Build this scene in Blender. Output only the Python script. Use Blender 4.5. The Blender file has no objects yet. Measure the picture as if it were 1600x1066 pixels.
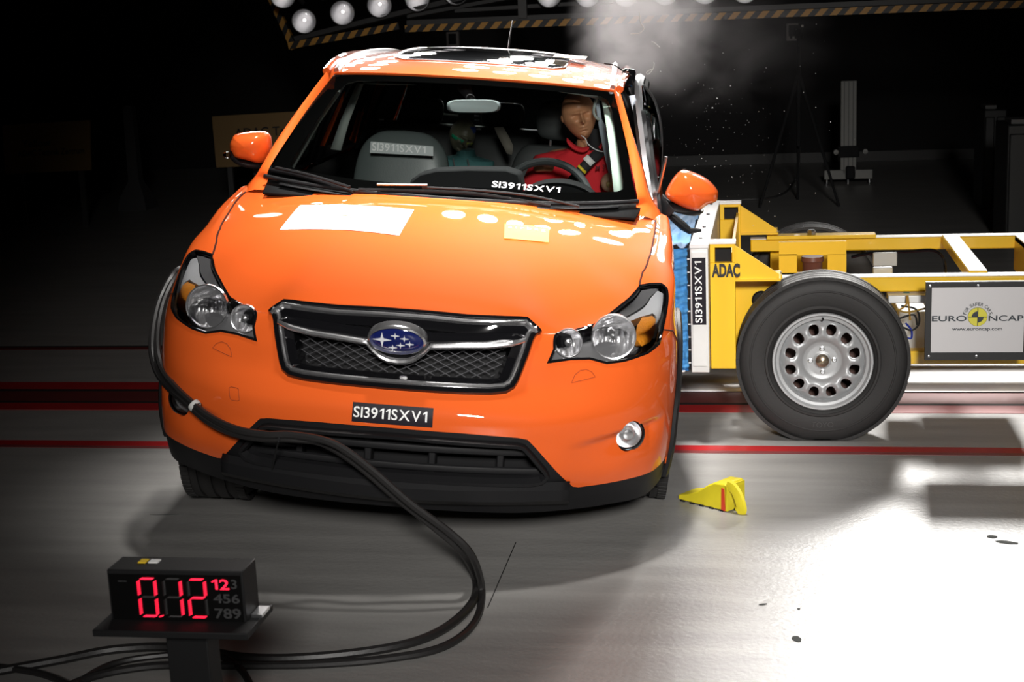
import bpy, bmesh, math, random
import numpy as np
from mathutils import Vector, Matrix
from mathutils.geometry import delaunay_2d_cdt
random.seed(7); np.random.seed(7)
sc = bpy.context.scene
COL = sc.collection
R = math.radians

# ------------------------------------------------------------------ camera
def Rx(a): c, s = math.cos(a), math.sin(a); return np.array([[1,0,0],[0,c,-s],[0,s,c]])
def Ry(a): c, s = math.cos(a), math.sin(a); return np.array([[c,0,s],[0,1,0],[-s,0,c]])
def Rz(a): c, s = math.cos(a), math.sin(a); return np.array([[c,-s,0],[s,c,0],[0,0,1]])
FPX, CAMH = 2300., 1.6518
CM = Rz(.1748) @ Rx(-.2033) @ Ry(.04)          # columns: right, forward, up
O = np.array([0, 0, CAMH])
CP = np.array((-1.1715, 4.1946, .0191)); CR = Rz(.0848) @ Rx(.0075) @ Ry(.0983)   # pose of the car
def wat(px, py, **k):
    """world point on the plane x=, y= or z= seen at a point of the photograph"""
    d = CM @ np.array([(px-800)/FPX, 1, -(py-533)/FPX]); ax, v = list(k.items())[0]; i = 'xyz'.index(ax)
    return O + d*((v-O[i])/d[i])
def w2c(P): return (np.asarray(P, float)-CP) @ CR
def c2w(P): return (CR @ np.asarray(P, float).T).T + CP
def cat_(px, py, **k):
    """the same in the car's own frame"""
    o = w2c(O); d = CR.T @ (CM @ np.array([(px-800)/FPX, 1, -(py-533)/FPX])); ax, v = list(k.items())[0]; i = 'xyz'.index(ax)
    return o + d*((v-o[i])/d[i])
cd = bpy.data.cameras.new('camera'); cam = bpy.data.objects.new('camera', cd); COL.objects.link(cam)
cd.sensor_fit = 'HORIZONTAL'; cd.sensor_width = 36; cd.lens = FPX/1600*36; cd.clip_start = .05; cd.clip_end = 200
m = Matrix(((CM[0,0], CM[0,2], -CM[0,1], 0), (CM[1,0], CM[1,2], -CM[1,1], 0), (CM[2,0], CM[2,2], -CM[2,1], CAMH), (0,0,0,1)))
cam.matrix_world = m; sc.camera = cam
cd.dof.use_dof = True; cd.dof.focus_distance = 5.4; cd.dof.aperture_fstop = 9.0

# ------------------------------------------------------------------ world and exposure
w = bpy.data.worlds.new('hall_dark'); sc.world = w; w.use_nodes = True
w.node_tree.nodes['Background'].inputs[0].default_value = (.55, .56, .62, 1)
w.node_tree.nodes['Background'].inputs[1].default_value = .004
sc.view_settings.view_transform = 'Standard'; sc.view_settings.look = 'None'
sc.view_settings.exposure = 0.0; sc.view_settings.gamma = 1.0; sc.view_settings.use_curve_mapping = False

# ------------------------------------------------------------------ large unseen lights, added beside the rig
def area(name, loc, aim, size, power, spread=120, color=(1, .97, .93), shape='RECTANGLE', size_y=None):
    l = bpy.data.lights.new(name, 'AREA'); l.shape = shape; l.size = size
    if shape == 'RECTANGLE': l.size_y = size_y or size
    l.energy = power; l.color = color; l.spread = R(spread)
    o = bpy.data.objects.new(name, l); COL.objects.link(o); o.location = loc
    o.rotation_euler = (Vector(aim)-Vector(loc)).to_track_quat('-Z', 'Y').to_euler()
    return o
LAMP_W = .40            # one floodlight of the rig
area('rig_stand_in_light', (1.5, 11.7, 4.1), (2.0, 3.7, 0), 1.0, 82, 40)  # added: stands in for the strong light of the rig from behind
area('front_flash_light', (1.0, -3.7, 3.7), (-.45, 5.5, .7), .9, 36, 34)  # added: serves as a flash from the camera side
area('hood_fill_light', (-.85, 5.3, 6.3), (-1.08, 5.45, 1.0), .8, 40, 25)  # added to brighten the hood from above

# ------------------------------------------------------------------ materials
MATS = {}
def mat(name, col, rough=.5, metal=0., coat=0., bump=0., bscale=60., vary=0., emit=None, es=0., trans=0., ior=1.45, coatrough=.03, spec=.5, sheen=0., aniso=None):
    if name in MATS: return MATS[name]
    m = bpy.data.materials.new(name); m.use_nodes = True; nt = m.node_tree; b = nt.nodes['Principled BSDF']
    b.inputs['Base Color'].default_value = (*col, 1); b.inputs['Roughness'].default_value = rough
    b.inputs['Metallic'].default_value = metal; b.inputs['Coat Weight'].default_value = coat
    b.inputs['Coat Roughness'].default_value = coatrough; b.inputs['IOR'].default_value = ior
    b.inputs['Specular IOR Level'].default_value = spec
    b.inputs['Transmission Weight'].default_value = trans
    if sheen: b.inputs['Sheen Weight'].default_value = sheen
    if emit: b.inputs['Emission Color'].default_value = (*emit, 1); b.inputs['Emission Strength'].default_value = es
    if bump or vary:
        tc = nt.nodes.new('ShaderNodeTexCoord'); n = nt.nodes.new('ShaderNodeTexNoise'); n.inputs['Scale'].default_value = bscale
        n.inputs['Detail'].default_value = 5
        nt.links.new(tc.outputs['Object'], n.inputs['Vector'])
        if bump:
            bp = nt.nodes.new('ShaderNodeBump'); bp.inputs['Strength'].default_value = bump; bp.inputs['Distance'].default_value = .004
            nt.links.new(n.outputs['Fac'], bp.inputs['Height']); nt.links.new(bp.outputs['Normal'], b.inputs['Normal'])
        if vary:
            mx = nt.nodes.new('ShaderNodeMix'); mx.data_type = 'RGBA'; mx.inputs[6].default_value = (*[c*(1-vary) for c in col], 1)
            mx.inputs[7].default_value = (*[min(1, c*(1+vary)) for c in col], 1)
            n2 = nt.nodes.new('ShaderNodeTexNoise'); n2.inputs['Scale'].default_value = bscale*.13; n2.inputs['Detail'].default_value = 6
            nt.links.new(tc.outputs['Object'], n2.inputs['Vector']); nt.links.new(n2.outputs['Fac'], mx.inputs[0])
            nt.links.new(mx.outputs[2], b.inputs['Base Color'])
    MATS[name] = m; return m
def clear_glass(name, tint=(1, 1, 1), refl=1.0, rough=.01, thru=1.0):
    """thin clear sheet: lets light straight through, reflects by angle"""
    m = bpy.data.materials.new(name); m.use_nodes = True; nt = m.node_tree; nt.nodes.clear()
    o = nt.nodes.new('ShaderNodeOutputMaterial'); t = nt.nodes.new('ShaderNodeBsdfTransparent'); g = nt.nodes.new('ShaderNodeBsdfGlossy')
    t.inputs[0].default_value = (*tint, 1); g.inputs['Roughness'].default_value = rough
    f = nt.nodes.new('ShaderNodeFresnel'); f.inputs[0].default_value = 1.5
    ml = nt.nodes.new('ShaderNodeMath'); ml.operation = 'MULTIPLY'; ml.inputs[1].default_value = refl
    mx = nt.nodes.new('ShaderNodeMixShader'); nt.links.new(f.outputs[0], ml.inputs[0]); nt.links.new(ml.outputs[0], mx.inputs[0])
    nt.links.new(t.outputs[0], mx.inputs[1]); nt.links.new(g.outputs[0], mx.inputs[2]); nt.links.new(mx.outputs[0], o.inputs[0])
    MATS[name] = m; return m

# ------------------------------------------------------------------ mesh builder
class MB:
    def __init__(s): s.v = []; s.f = []
    def add(s, V, F):
        n = len(s.v); s.v += [tuple(map(float, p)) for p in V]; s.f += [tuple(i+n for i in f) for f in F]; return s
    def box(s, c, d, rot=None):
        V = [np.array(((i&1)-.5, ((i>>1)&1)-.5, ((i>>2)&1)-.5))*d for i in range(8)]
        if rot is not None: V = [rot @ p for p in V]
        return s.add([p+np.array(c) for p in V], [(0,2,3,1),(4,5,7,6),(0,1,5,4),(2,6,7,3),(0,4,6,2),(1,3,7,5)])
    def bar(s, a, b, w, h, up=(0,0,1)):
        a = np.array(a, float); b = np.array(b, float); d = b-a; L = np.linalg.norm(d); d /= L
        x = np.cross(d, up); x /= np.linalg.norm(x); z = np.cross(x, d)
        return s.box((a+b)/2, (w, L, h), np.stack([x, d, z], 1))
    def grid(s, P, closed_u=False, closed_v=False, flip=False):
        P = np.asarray(P, float); nu, nv = P.shape[:2]; F = []
        for i in range(nu if closed_u else nu-1):
            for j in range(nv if closed_v else nv-1):
                a, b, c, d = i*nv+j, ((i+1)%nu)*nv+j, ((i+1)%nu)*nv+(j+1)%nv, i*nv+(j+1)%nv
                F.append((a,d,c,b) if flip else (a,b,c,d))
        return s.add(P.reshape(-1, 3), F)
    def tube(s, P, r, n=8, closed=False, cap=True, flat=1.):
        P = [np.array(p, float) for p in P]; N = len(P); r = r if hasattr(r, '__len__') else [r]*N
        T = []
        for i in range(N):
            a = P[(i-1) % N] if closed or i > 0 else P[i]; b = P[(i+1) % N] if closed or i < N-1 else P[i]
            t = b-a; T.append(t/(np.linalg.norm(t)+1e-12))
        up = np.array((0,0,1.)) if abs(T[0][2]) < .9 else np.array((1.,0,0))
        x = np.cross(T[0], up); x /= np.linalg.norm(x); rings = []
        for i in range(N):
            x = x - T[i]*np.dot(x, T[i]); x /= np.linalg.norm(x)+1e-12; y = np.cross(T[i], x)
            rings.append([P[i]+r[i]*(x*math.cos(2*math.pi*k/n)+flat*y*math.sin(2*math.pi*k/n)) for k in range(n)])
        b0 = len(s.v); s.grid(rings, closed_u=closed, closed_v=True)
        if cap and not closed:
            s.f.append(tuple(b0+k for k in range(n))); s.f.append(tuple(b0+(N-1)*n+k for k in reversed(range(n))))
        return s
    def lathe(s, prof, o=(0,0,0), axis=(0,0,1), n=32, closed=False):
        """prof: (radius, height along axis)"""
        a = np.array(axis, float); a /= np.linalg.norm(a); x = np.cross(a, (0,0,1) if abs(a[2]) < .9 else (1,0,0)); x /= np.linalg.norm(x); y = np.cross(a, x)
        o = np.array(o, float)
        P = [[o+a*h+r*(x*math.cos(2*math.pi*k/n)+y*math.sin(2*math.pi*k/n)) for k in range(n)] for r, h in prof]
        return s.grid(P, closed_v=True, closed_u=closed)
    def loft(s, rings, cap=True):
        n = len(rings[0]); b0 = len(s.v); s.grid(rings, closed_v=True)
        if cap: s.f.append(tuple(b0+k for k in range(n))); s.f.append(tuple(b0+(len(rings)-1)*n+k for k in reversed(range(n))))
        return s
    def prism(s, poly, d):
        """closed outline of 3D points pushed along vector d"""
        n = len(poly); d = np.array(d, float); b = len(s.v)
        s.add([np.array(p, float) for p in poly]+[np.array(p, float)+d for p in poly], [tuple(range(n)), tuple(n+i for i in reversed(range(n)))]+[(i, (i+1) % n, n+(i+1) % n, n+i) for i in range(n)])
        return s
    def build(s, name, material, parent=None, ang=35, bevel=0, solid=0, sub=0, bseg=2):
        me = bpy.data.meshes.new(name); me.from_pydata(s.v, [], s.f); me.validate()
        bm = bmesh.new(); bm.from_mesh(me); bmesh.ops.recalc_face_normals(bm, faces=bm.faces); bm.to_mesh(me); bm.free()
        return link(name, me, material, parent, ang, bevel, solid, sub, bseg)
def link(name, me, material, parent=None, ang=35, bevel=0, solid=0, sub=0, bseg=2):
    me.polygons.foreach_set('use_smooth', [True]*len(me.polygons))
    if ang: me.set_sharp_from_angle(angle=R(ang))
    o = bpy.data.objects.new(name, me); COL.objects.link(o); me.materials.append(material)
    if parent is not None: o.parent = parent
    if bevel:
        b = o.modifiers.new('bevel', 'BEVEL'); b.width = bevel; b.segments = bseg; b.limit_method = 'ANGLE'; b.angle_limit = R(40)
    if solid: md = o.modifiers.new('solid', 'SOLIDIFY'); md.thickness = solid; md.offset = 0
    if sub: md = o.modifiers.new('sub', 'SUBSURF'); md.levels = sub; md.render_levels = sub
    return o
def thing(name, label, cat, loc=(0,0,0), group=None, rot=None):
    o = bpy.data.objects.new(name, None); COL.objects.link(o); o.location = loc; o.empty_display_size = .1
    if rot is not None: o.rotation_euler = rot
    return tag(o, label, cat, group)
def tag(o, label=None, cat=None, group=None, kind=None):
    if label: o['label'] = label
    if cat: o['category'] = cat
    if group: o['group'] = group
    if kind: o['kind'] = kind
    return o
def dup(root):
    r = root.copy(); COL.objects.link(r)
    for ch in root.children:
        c = ch.copy(); COL.objects.link(c); c.parent = r
        for g in ch.children:
            d = g.copy(); COL.objects.link(d); d.parent = c
    return r
def smooth_path(P, n=8, closed=False):
    P = [np.array(p, float) for p in P]; N = len(P); out = []
    for i in range(N if closed else N-1):
        g = lambda j: P[j % N] if closed else P[min(max(j, 0), N-1)]
        p0, p1, p2, p3 = g(i-1), g(i), g(i+1), g(i+2)
        for k in range(n):
            t = k/n; out.append(p1+.5*t*(p2-p0+t*(2*p0-5*p1+4*p2-p3+t*(3*(p1-p2)+p3-p0))))
    if not closed: out.append(P[-1])
    return out
_font = {}
def text_mesh(txt, depth=0., bold=.012):
    if '1' in txt:                                  # the figure 1 gets a flag, as on the stickers
        Vi, _ = text_raw('I', depth, bold); st = Vi[:, 0].max()-Vi[:, 0].min(); H_ = Vi[:, 1].max(); st = max(st, H_*.12)
        V, F, x = [], [], 0.
        for c in txt:
            if c == ' ': x += H_*.3; continue
            if c == '1': v = np.array([(H_*.30, 0, 0), (H_*.30+st, 0, 0), (H_*.30+st, H_, 0), (H_*.30+st*.15, H_, 0), (H_*.06, H_*.80, 0), (H_*.06, H_*.68, 0), (H_*.30, H_*.80, 0)]); f = [(0, 1, 2, 6), (6, 2, 3), (6, 3, 4, 5)]
            else: v, f = text_raw(c, depth, bold); v = v.copy(); v[:, 0] -= v[:, 0].min()
            V += (v+np.array((x, 0, 0))).tolist(); F += [tuple(i+len(V)-len(v) for i in g) for g in f]; x += (H_*.30+st if c == '1' else v[:, 0].max())+H_*.13
        return np.array(V), F
    return text_raw(txt, depth, bold)
def text_raw(txt, depth=0., bold=.012):
    """letter outlines as a mesh; returns vertices normalised to height of a capital = 1, and faces"""
    k = (txt, depth, bold)
    if k not in _font:
        c = bpy.data.curves.new('t', 'FONT'); c.body = txt; c.size = 1.; c.extrude = depth; c.offset = bold; c.resolution_u = 4
        o = bpy.data.objects.new('t', c); COL.objects.link(o); dg = bpy.context.evaluated_depsgraph_get()
        me = bpy.data.meshes.new_from_object(o.evaluated_get(dg)); V = np.array([v.co[:] for v in me.vertices]); F = [tuple(p.vertices) for p in me.polygons]
        bpy.data.objects.remove(o); bpy.data.curves.remove(c); bpy.data.meshes.remove(me); _font[k] = (V, F)
    return _font[k]
def text_on(name, txt, f, material, parent, x0, x1, y0, y1, lift=.001, bold=.012):
    """write txt into the box x0..x1, y0..y1 of the mapping f(a,b) -> (point, normal)"""
    V, F = text_mesh(txt, 0., bold); mn, mx = V.min(0), V.max(0); out = []
    for p in V:
        a = x0+(x1-x0)*(p[0]-mn[0])/(mx[0]-mn[0]); b = y0+(y1-y0)*(p[1]-mn[1])/(mx[1]-mn[1]+1e-9)
        q, n = f(a, b); out.append(np.array(q)+np.array(n)*lift)
    me = bpy.data.meshes.new(name); me.from_pydata([tuple(p) for p in out], [], F)
    return link(name, me, material, parent, ang=0)
def quad_map(p00, p10, p11, p01):
    p00, p10, p11, p01 = [np.array(p, float) for p in (p00, p10, p11, p01)]
    n = np.cross(p10-p00, p01-p00); n /= np.linalg.norm(n)
    return lambda a, b: ((1-a)*(1-b)*p00+a*(1-b)*p10+a*b*p11+(1-a)*b*p01, n)
def sheet(name, f, material, parent, nx=1, ny=1, lift=0., thick=.0015):
    """thin sheet following the mapping f, with real thickness"""
    A = []
    for i in range(nx+1):
        A.append([]) 
        for j in range(ny+1):
            q, n = f(i/nx, j/ny); A[-1].append((np.array(q)+np.array(n)*lift, np.array(n)))
    mb = MB(); top = [[q for q, n in r] for r in A]; bot = [[q-n*thick for q, n in r] for r in A]
    mb.grid(top); mb.grid(bot, flip=True)
    ring = [(i, 0) for i in range(nx)]+[(nx, j) for j in range(ny)]+[(i, ny) for i in range(nx, 0, -1)]+[(0, j) for j in range(ny, 0, -1)]
    mb.grid([[top[i][j] for i, j in ring], [bot[i][j] for i, j in ring]], closed_v=True)
    return mb.build(name, material, parent, ang=40)
def pip(P, poly):
    P = np.asarray(P); poly = np.asarray(poly); x, y = P[:, 0], P[:, 1]; ins = np.zeros(len(P), bool); n = len(poly)
    for i in range(n):
        x1, y1 = poly[i]; x2, y2 = poly[(i+1) % n]
        c = ((y1 > y) != (y2 > y)); xi = x1+(y-y1)*(x2-x1)/((y2-y1) if y2 != y1 else 1e-12); ins ^= c & (x < xi)
    return ins
def dense(poly, step):
    out = []; n = len(poly)
    for i in range(n):
        a = np.array(poly[i], float); b = np.array(poly[(i+1) % n], float); k = max(1, int(math.ceil(np.linalg.norm((b-a)/step))))
        out += [a+(b-a)*t/k for t in range(k)]
    return np.array(out)
def region(outer, holes, step):
    """triangulated plane region with outline points; returns points, triangles, list of boundary loops"""
    step = np.array(step, float)*np.ones(2); loops = [dense(outer, step)]+[dense(h, step) for h in holes]
    lo, hi = loops[0].min(0), loops[0].max(0)
    gx = np.arange(lo[0]+step[0]*.5, hi[0], step[0]); gy = np.arange(lo[1]+step[1]*.5, hi[1], step[1])
    G = np.array([(x+(j % 2)*step[0]*.5, y) for j, y in enumerate(gy) for x in gx]).reshape(-1, 2)
    ok = pip(G, loops[0])
    for h in loops[1:]: ok &= ~pip(G, h)
    B = np.concatenate(loops)
    idx = np.where(ok)[0]; keep = []
    for i in idx:
        if (((B-G[i])/step)**2).sum(1).min() > .2: keep.append(i)
    P = np.concatenate([B, G[keep]]) if keep else B; E = []; k = 0; L = []
    for l in loops: n = len(l); E += [(k+i, k+(i+1) % n) for i in range(n)]; L.append(list(range(k, k+n))); k += n
    vs, es, fs, ov, oe, of = delaunay_2d_cdt([Vector(p) for p in (P/step)], E, [], 0, 1e-6)
    V = np.array([v[:] for v in vs])*step; F = np.array([f for f in fs if len(f) == 3])
    cen = V[F].mean(1); ins = pip(cen, loops[0])
    for h in loops[1:]: ins &= ~pip(cen, h)
    F = F[ins]; mp = {}
    for new, olds in enumerate(ov):
        for o_ in olds: mp[o_] = new
    return V, F, [[mp[i] for i in l] for l in L]
def surf_panel(name, fn, outer, material, parent, holes=(), step=(.12, .12), edge=.012, lift=0., eps=1e-3, skipedge=False, disp=None, proud=0.):
    """panel lying on the surface fn(U,V)->points, cut to the outline, with a folded-in edge"""
    V, F, L = region(outer, holes, step)
    P = fn(V[:, 0], V[:, 1]); du = fn(V[:, 0]+eps, V[:, 1])-fn(V[:, 0]-eps, V[:, 1]); dv = fn(V[:, 0], V[:, 1]+eps)-fn(V[:, 0], V[:, 1]-eps)
    N = np.cross(du, dv); N /= np.linalg.norm(N, axis=1)[:, None]+1e-12
    if fn_out(P, N): N = -N
    P = P+N*lift
    F = F.tolist(); base = len(P)
    A, B_, C = P[F[0][0]], P[F[0][1]], P[F[0][2]]
    if np.dot(np.cross(B_-A, C-A), N[F[0][0]]) < 0: F = [f[::-1] for f in F]
    PV = P.tolist(); NV_ = N.tolist()
    if not skipedge:
        for l in L:
            n = len(l); k = len(PV)
            for i in range(n):
                PV.append(P[l[i]].tolist()); NV_.append(None)
            for i in range(n):
                PV.append((P[l[i]]-N[l[i]]*edge).tolist()); NV_.append(None)
            for i in range(n): F.append([k+i, k+(i+1) % n, k+n+(i+1) % n, k+n+i])
    me = bpy.data.meshes.new(name); me.from_pydata(PV, [], F)
    me.polygons.foreach_set('use_smooth', [len(p.vertices) == 3 for p in me.polygons])
    o = bpy.data.objects.new(name, me); COL.objects.link(o); me.materials.append(material); o.parent = parent
    vn = [v.normal.copy() for v in me.vertices]
    for i in range(base): vn[i] = Vector(NV_[i])
    me.normals_split_custom_set_from_vertices(vn)
    return o
def fn_out(P, N):
    c = np.array((0, 2.2, .3)); d = ((P-c)*N).sum(1); return d.mean() < 0
def surf_line(fn, pts, lift=.001, step=.12, closed=False):
    """3D points along a line drawn on the surface; also normals"""
    D = dense(pts, np.array(step)*np.ones(2)) if closed else np.concatenate([dense([pts[i], pts[i+1]], np.array(step)*np.ones(2))[:max(1, int(math.ceil(np.linalg.norm((np.array(pts[i+1])-pts[i])/step))))] for i in range(len(pts)-1)]+[np.array([pts[-1]])])
    e = 1e-3; P = fn(D[:, 0], D[:, 1]); N = np.cross(fn(D[:, 0]+e, D[:, 1])-fn(D[:, 0]-e, D[:, 1]), fn(D[:, 0], D[:, 1]+e)-fn(D[:, 0], D[:, 1]-e))
    N /= np.linalg.norm(N, axis=1)[:, None]+1e-12
    if fn_out(P, N): N = -N
    return P+N*lift, N
def ribbon(P, N, prof, closed=True):
    """sweep profile (a inwards, b along the normal) along the curve"""
    n = len(P); A = []
    for i in range(n):
        t = P[(i+1) % n]-P[(i-1) % n] if closed or 0 < i < n-1 else (P[min(i+1, n-1)]-P[max(i-1, 0)])
        t = t/(np.linalg.norm(t)+1e-12); s = np.cross(N[i], t)
        A.append([P[i]+s*a+N[i]*b for a, b in prof])
    mb = MB(); mb.grid(A, closed_u=closed); return mb
# ---- front body shell: stations (plan) x levels ----
PLAN=np.array([(0,0),(.2,.006),(.38,.03),(.50,.065),(.62,.132),(.722,.212),(.803,.318),(.853,.44),(.874,.57),(.881,.85),(.881,1.1),(.876,1.35)])
ZL=np.array([.20,.28,.36,.45,.54,.62,.70,.77])       # levels with plain insets
INS=np.array([ # inset per station (rows) at ZL
 (.10,.05,.015,0,.0,.045,.07,.095),
 (.10,.05,.015,0,.0,.048,.075,.10),
 (.10,.05,.015,0,.0,.060,.09,.115),
 (.10,.05,.012,0,.0,.055,.085,.125),
 (.09,.045,.01,0,.0,.030,.065,.11),
 (.075,.035,.006,0,.0,.018,.045,.08),
 (.042,.015,.002,0,0,.008,.025,.050),
 (.03,.012,.002,0,0,.004,.013,.035),
 (.03,.01,0,0,0,.003,.01,.026),
 (.03,.01,0,0,0,.003,.008,.02),
 (.03,.01,0,0,0,.003,.008,.016),
 (.03,.01,0,0,0,.003,.006,.012)])
def ci(x,xs,ys):
    x=np.clip(np.asarray(x,float),xs[0],xs[-1]);xs=np.array(xs,float);ys=np.array(ys,float);i=np.clip(np.searchsorted(xs,x)-1,0,len(xs)-2)
    m=np.gradient(ys,xs);h=xs[i+1]-xs[i];t=(x-xs[i])/h
    return (2*t**3-3*t**2+1)*ys[i]+(t**3-2*t**2+t)*h*m[i]+(3*t**2-2*t**3)*ys[i+1]+(t**3-t**2)*h*m[i+1]
def zh(x,y):
    zc=ci(y,[.10,.17,.25,.4,.6,.8,1.05,1.35],[.825,.862,.89,.933,.983,1.026,1.068,1.10])
    w=ci(y,[.1,.5,1.1],[.62,.72,.78])
    return zc-.105*(abs(x)/w)**2.6
# shoulder points (x,y,z) per station: two points (upper fascia edge, crest)
SH=np.array([
 [(0,.125,.820),(0,.150,.845)],
 [(.2,.135,.812),(.195,.158,.838)],
 [(.375,.160,.795),(.362,.185,.822)],
 [(.475,.225,.775),(.455,.250,.800)],
 [(.575,.32,.795),(.545,.36,.825)],
 [(.665,.41,.815),(.63,.46,.855)],
 [(.760,.50,.830),(.705,.565,.875)],
 [(.815,.60,.860),(.757,.65,.902)],
 [(.842,.72,.885),(.785,.75,.930)],
 [(.840,.86,.910),(.795,.89,.960)],
 [(.842,1.05,.950),(.80,1.07,.998)],
 [(.835,1.30,.99),(.80,1.31,1.03)]])
POLE=np.array((0,1.35))
NU=len(PLAN)
def cr(P,t):
    """Catmull-Rom through rows of P (n,...) at parameter t in [0,n-1]"""
    P=np.asarray(P,float);n=len(P);t=np.clip(np.asarray(t,float),0,n-1-1e-9);i=t.astype(int);f=t-i
    g=lambda j:P[np.clip(j,0,n-1)]
    p0,p1,p2,p3=g(i-1),g(i),g(i+1),g(i+2)
    e0=(i==0);e3=(i==n-2)
    sh=f.shape+(1,)*(P.ndim-1);f=f.reshape(sh)
    p0=np.where(e0.reshape(sh),2*p1-p2,p0);p3=np.where(e3.reshape(sh),2*p2-p1,p3)
    return p1+.5*f*(p2-p0+f*(2*p0-5*p1+4*p2-p3+f*(3*(p1-p2)+p3-p0)))
def controls():
    d=np.gradient(PLAN,axis=0);d[0]=(1,0);d/=np.linalg.norm(d,axis=1)[:,None]
    nrm=np.stack([d[:,1],-d[:,0]],1) # outward: right/front
    C=[]
    for k in range(NU):
        row=[]
        for j,z in enumerate(ZL):
            p=PLAN[k]-nrm[k]*INS[k][j]; row.append((p[0],p[1],z))
        a,b=SH[k]
        row+= [tuple(a),tuple(b)]
        b=np.array(b)
        # hood points heading inward to centreline
        tgt=np.array([0 if k else 0, {0:1.30,1:1.30,2:1.30,3:1.30}.get(k,min(1.33,b[1]+.25) )])
        tgt=np.array([0.,1.33]) if k<8 else np.array([0.,1.345])
        for t in (.06,.2,.4,.65,.85,1.):
            xy=b[:2]*(1-t)+tgt*t
            z=zh(*xy)
            dz=b[2]-zh(*b[:2])
            row.append((xy[0],xy[1],z+dz*max(0,1-t/.4)**2))
        C.append(row)
    return np.array(C)
CT=controls();NV=CT.shape[1]
def S(u,v):
    """u in 0..NU-1 (negative = mirrored), v in 0..NV-1"""
    u=np.atleast_1d(np.asarray(u,float));v=np.atleast_1d(np.asarray(v,float))
    s=np.sign(u)+(u==0);a=np.abs(u)
    # extend with mirrored rows so the centre is smooth
    M=np.array([-1,1,1.]);E=np.concatenate([CT[2:0:-1]*M,CT])
    # interpolate in u first for all v rows
    R=cr(E,a+2)            # (n,NV,3)
    n=NV;t=np.clip(v,0,n-1-1e-9);i=t.astype(int);f=(t-i)[:,None];ar=np.arange(len(a))
    g=lambda j:R[ar,np.clip(j,0,n-1)]
    p0,p1,p2,p3=g(i-1),g(i),g(i+1),g(i+2)
    p0=np.where((i==0)[:,None],2*p1-p2,p0);p3=np.where((i==n-2)[:,None],2*p2-p1,p3)
    P=p1+.5*f*(p2-p0+f*(2*p0-5*p1+4*p2-p3+f*(3*(p1-p2)+p3-p0)))
    P[:,0]*=s
    return P
# ================================================================== the orange car
def paint_mat():
    m = mat('orange_paint', (.80, .15, .015), rough=.5, metal=.0, coat=1., coatrough=.02, spec=.06)
    nt = m.node_tree; b = nt.nodes['Principled BSDF']; tc = nt.nodes.new('ShaderNodeTexCoord'); n = nt.nodes.new('ShaderNodeTexNoise')
    n.inputs['Scale'].default_value = 900; mx = nt.nodes.new('ShaderNodeMix'); mx.data_type = 'RGBA'
    mx.inputs[6].default_value = (.74, .106, .016, 1); mx.inputs[7].default_value = (.84, .134, .022, 1)
    nt.links.new(tc.outputs['Object'], n.inputs['Vector']); nt.links.new(n.outputs['Fac'], mx.inputs[0]); nt.links.new(mx.outputs[2], b.inputs['Base Color'])
    return m
paint = paint_mat()
blackp = mat('black_plastic', (.009, .009, .010), rough=.5, spec=.3, bump=.08, bscale=400)
gloss = mat('gloss_black', (.006, .006, .007), rough=.06, coat=1.)
chrome = mat('chrome', (.90, .90, .92), rough=.19, metal=.92)
satin = mat('satin_silver', (.62, .63, .65), rough=.28, metal=1.)
dark = mat('dark_void', (.006, .006, .007), rough=.8)
rubber = mat('tyre_rubber', (.022, .021, .021), rough=.62, bump=.15, bscale=120)
trimg = mat('grey_green_trim', (.33, .37, .34), rough=.75, bump=.1, bscale=300)
cloth = mat('dark_seat_cloth', (.035, .038, .038), rough=.6, bump=.1, bscale=300)
dash_m = mat('dashboard_black', (.006, .0065, .007), rough=.85, spec=.2, bump=.1, bscale=500)
winglass = clear_glass('windscreen_glass', (.93, .96, .95), refl=.40)
sideglass = clear_glass('side_glass', (.55, .6, .58), refl=1.)
lens = clear_glass('lens_glass', (.97, .97, .97), refl=1.1)
white = mat('white_sticker', (.86, .86, .84), rough=.4)
txtw = mat('white_lettering', (.9, .9, .9), rough=.5)
txtb = mat('black_lettering', (.015, .013, .016), rough=.5)
stick_dark = mat('dark_sticker', (.010, .007, .013), rough=.5, spec=.25)
silver_paint = mat('steel_wheel_silver', (.42, .43, .44), rough=.42, metal=.35)
seam_m = mat('panel_gap', (.05, .008, .003), rough=.9); fine_m = mat('fine_gap', (.30, .045, .006), rough=.8)
car = thing('car', 'orange compact crossover car being struck on its door by the yellow trolley', 'car')
car.matrix_world = Matrix(((*CR[0], CP[0]), (*CR[1], CP[1]), (*CR[2], CP[2]), (0, 0, 0, 1)))
def CW(P): return P
# --- outlines on the shell in (u,v)
def uvs(y, z):
    """shell coordinates of a point on the flank"""
    u = np.interp(y, PLAN[6:, 1], np.arange(6, NU)); v = np.interp(z, list(ZL)+[.86, .90, .96], list(range(8))+[7.6, 8, 9]); return (float(u), float(v))
def mir(P): return [(-u, v) for u, v in reversed(P)]
def disp_fn(U, V):
    """shell with the fog lamp pockets pressed in and the crease running in from them"""
    P = S(U, V); x = np.abs(P[:, 0]); z = P[:, 2]
    zt = .50-.30*(.80-x)*.55                         # crease line rising outward
    s = np.clip((x-.50)/.22, 0, 1); s = s*s*(3-2*s); so = np.clip((.835-x)/.04, 0, 1)
    d = zt-z; q_ = np.clip(d/.035+.2, 0, 1); below = q_*q_*(3-2*q_)*np.exp(-np.clip(d-.012, 0, 9)**2/(2*.055**2))
    dep = .030*s*so*below*(np.asarray(V) < 4.5)
    P = P.copy(); P[:, 1] += dep*.9; P[:, 0] -= np.sign(P[:, 0])*dep*.35
    return P
AC, AZ = .905, .335                                   # wheel arch centre
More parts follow.
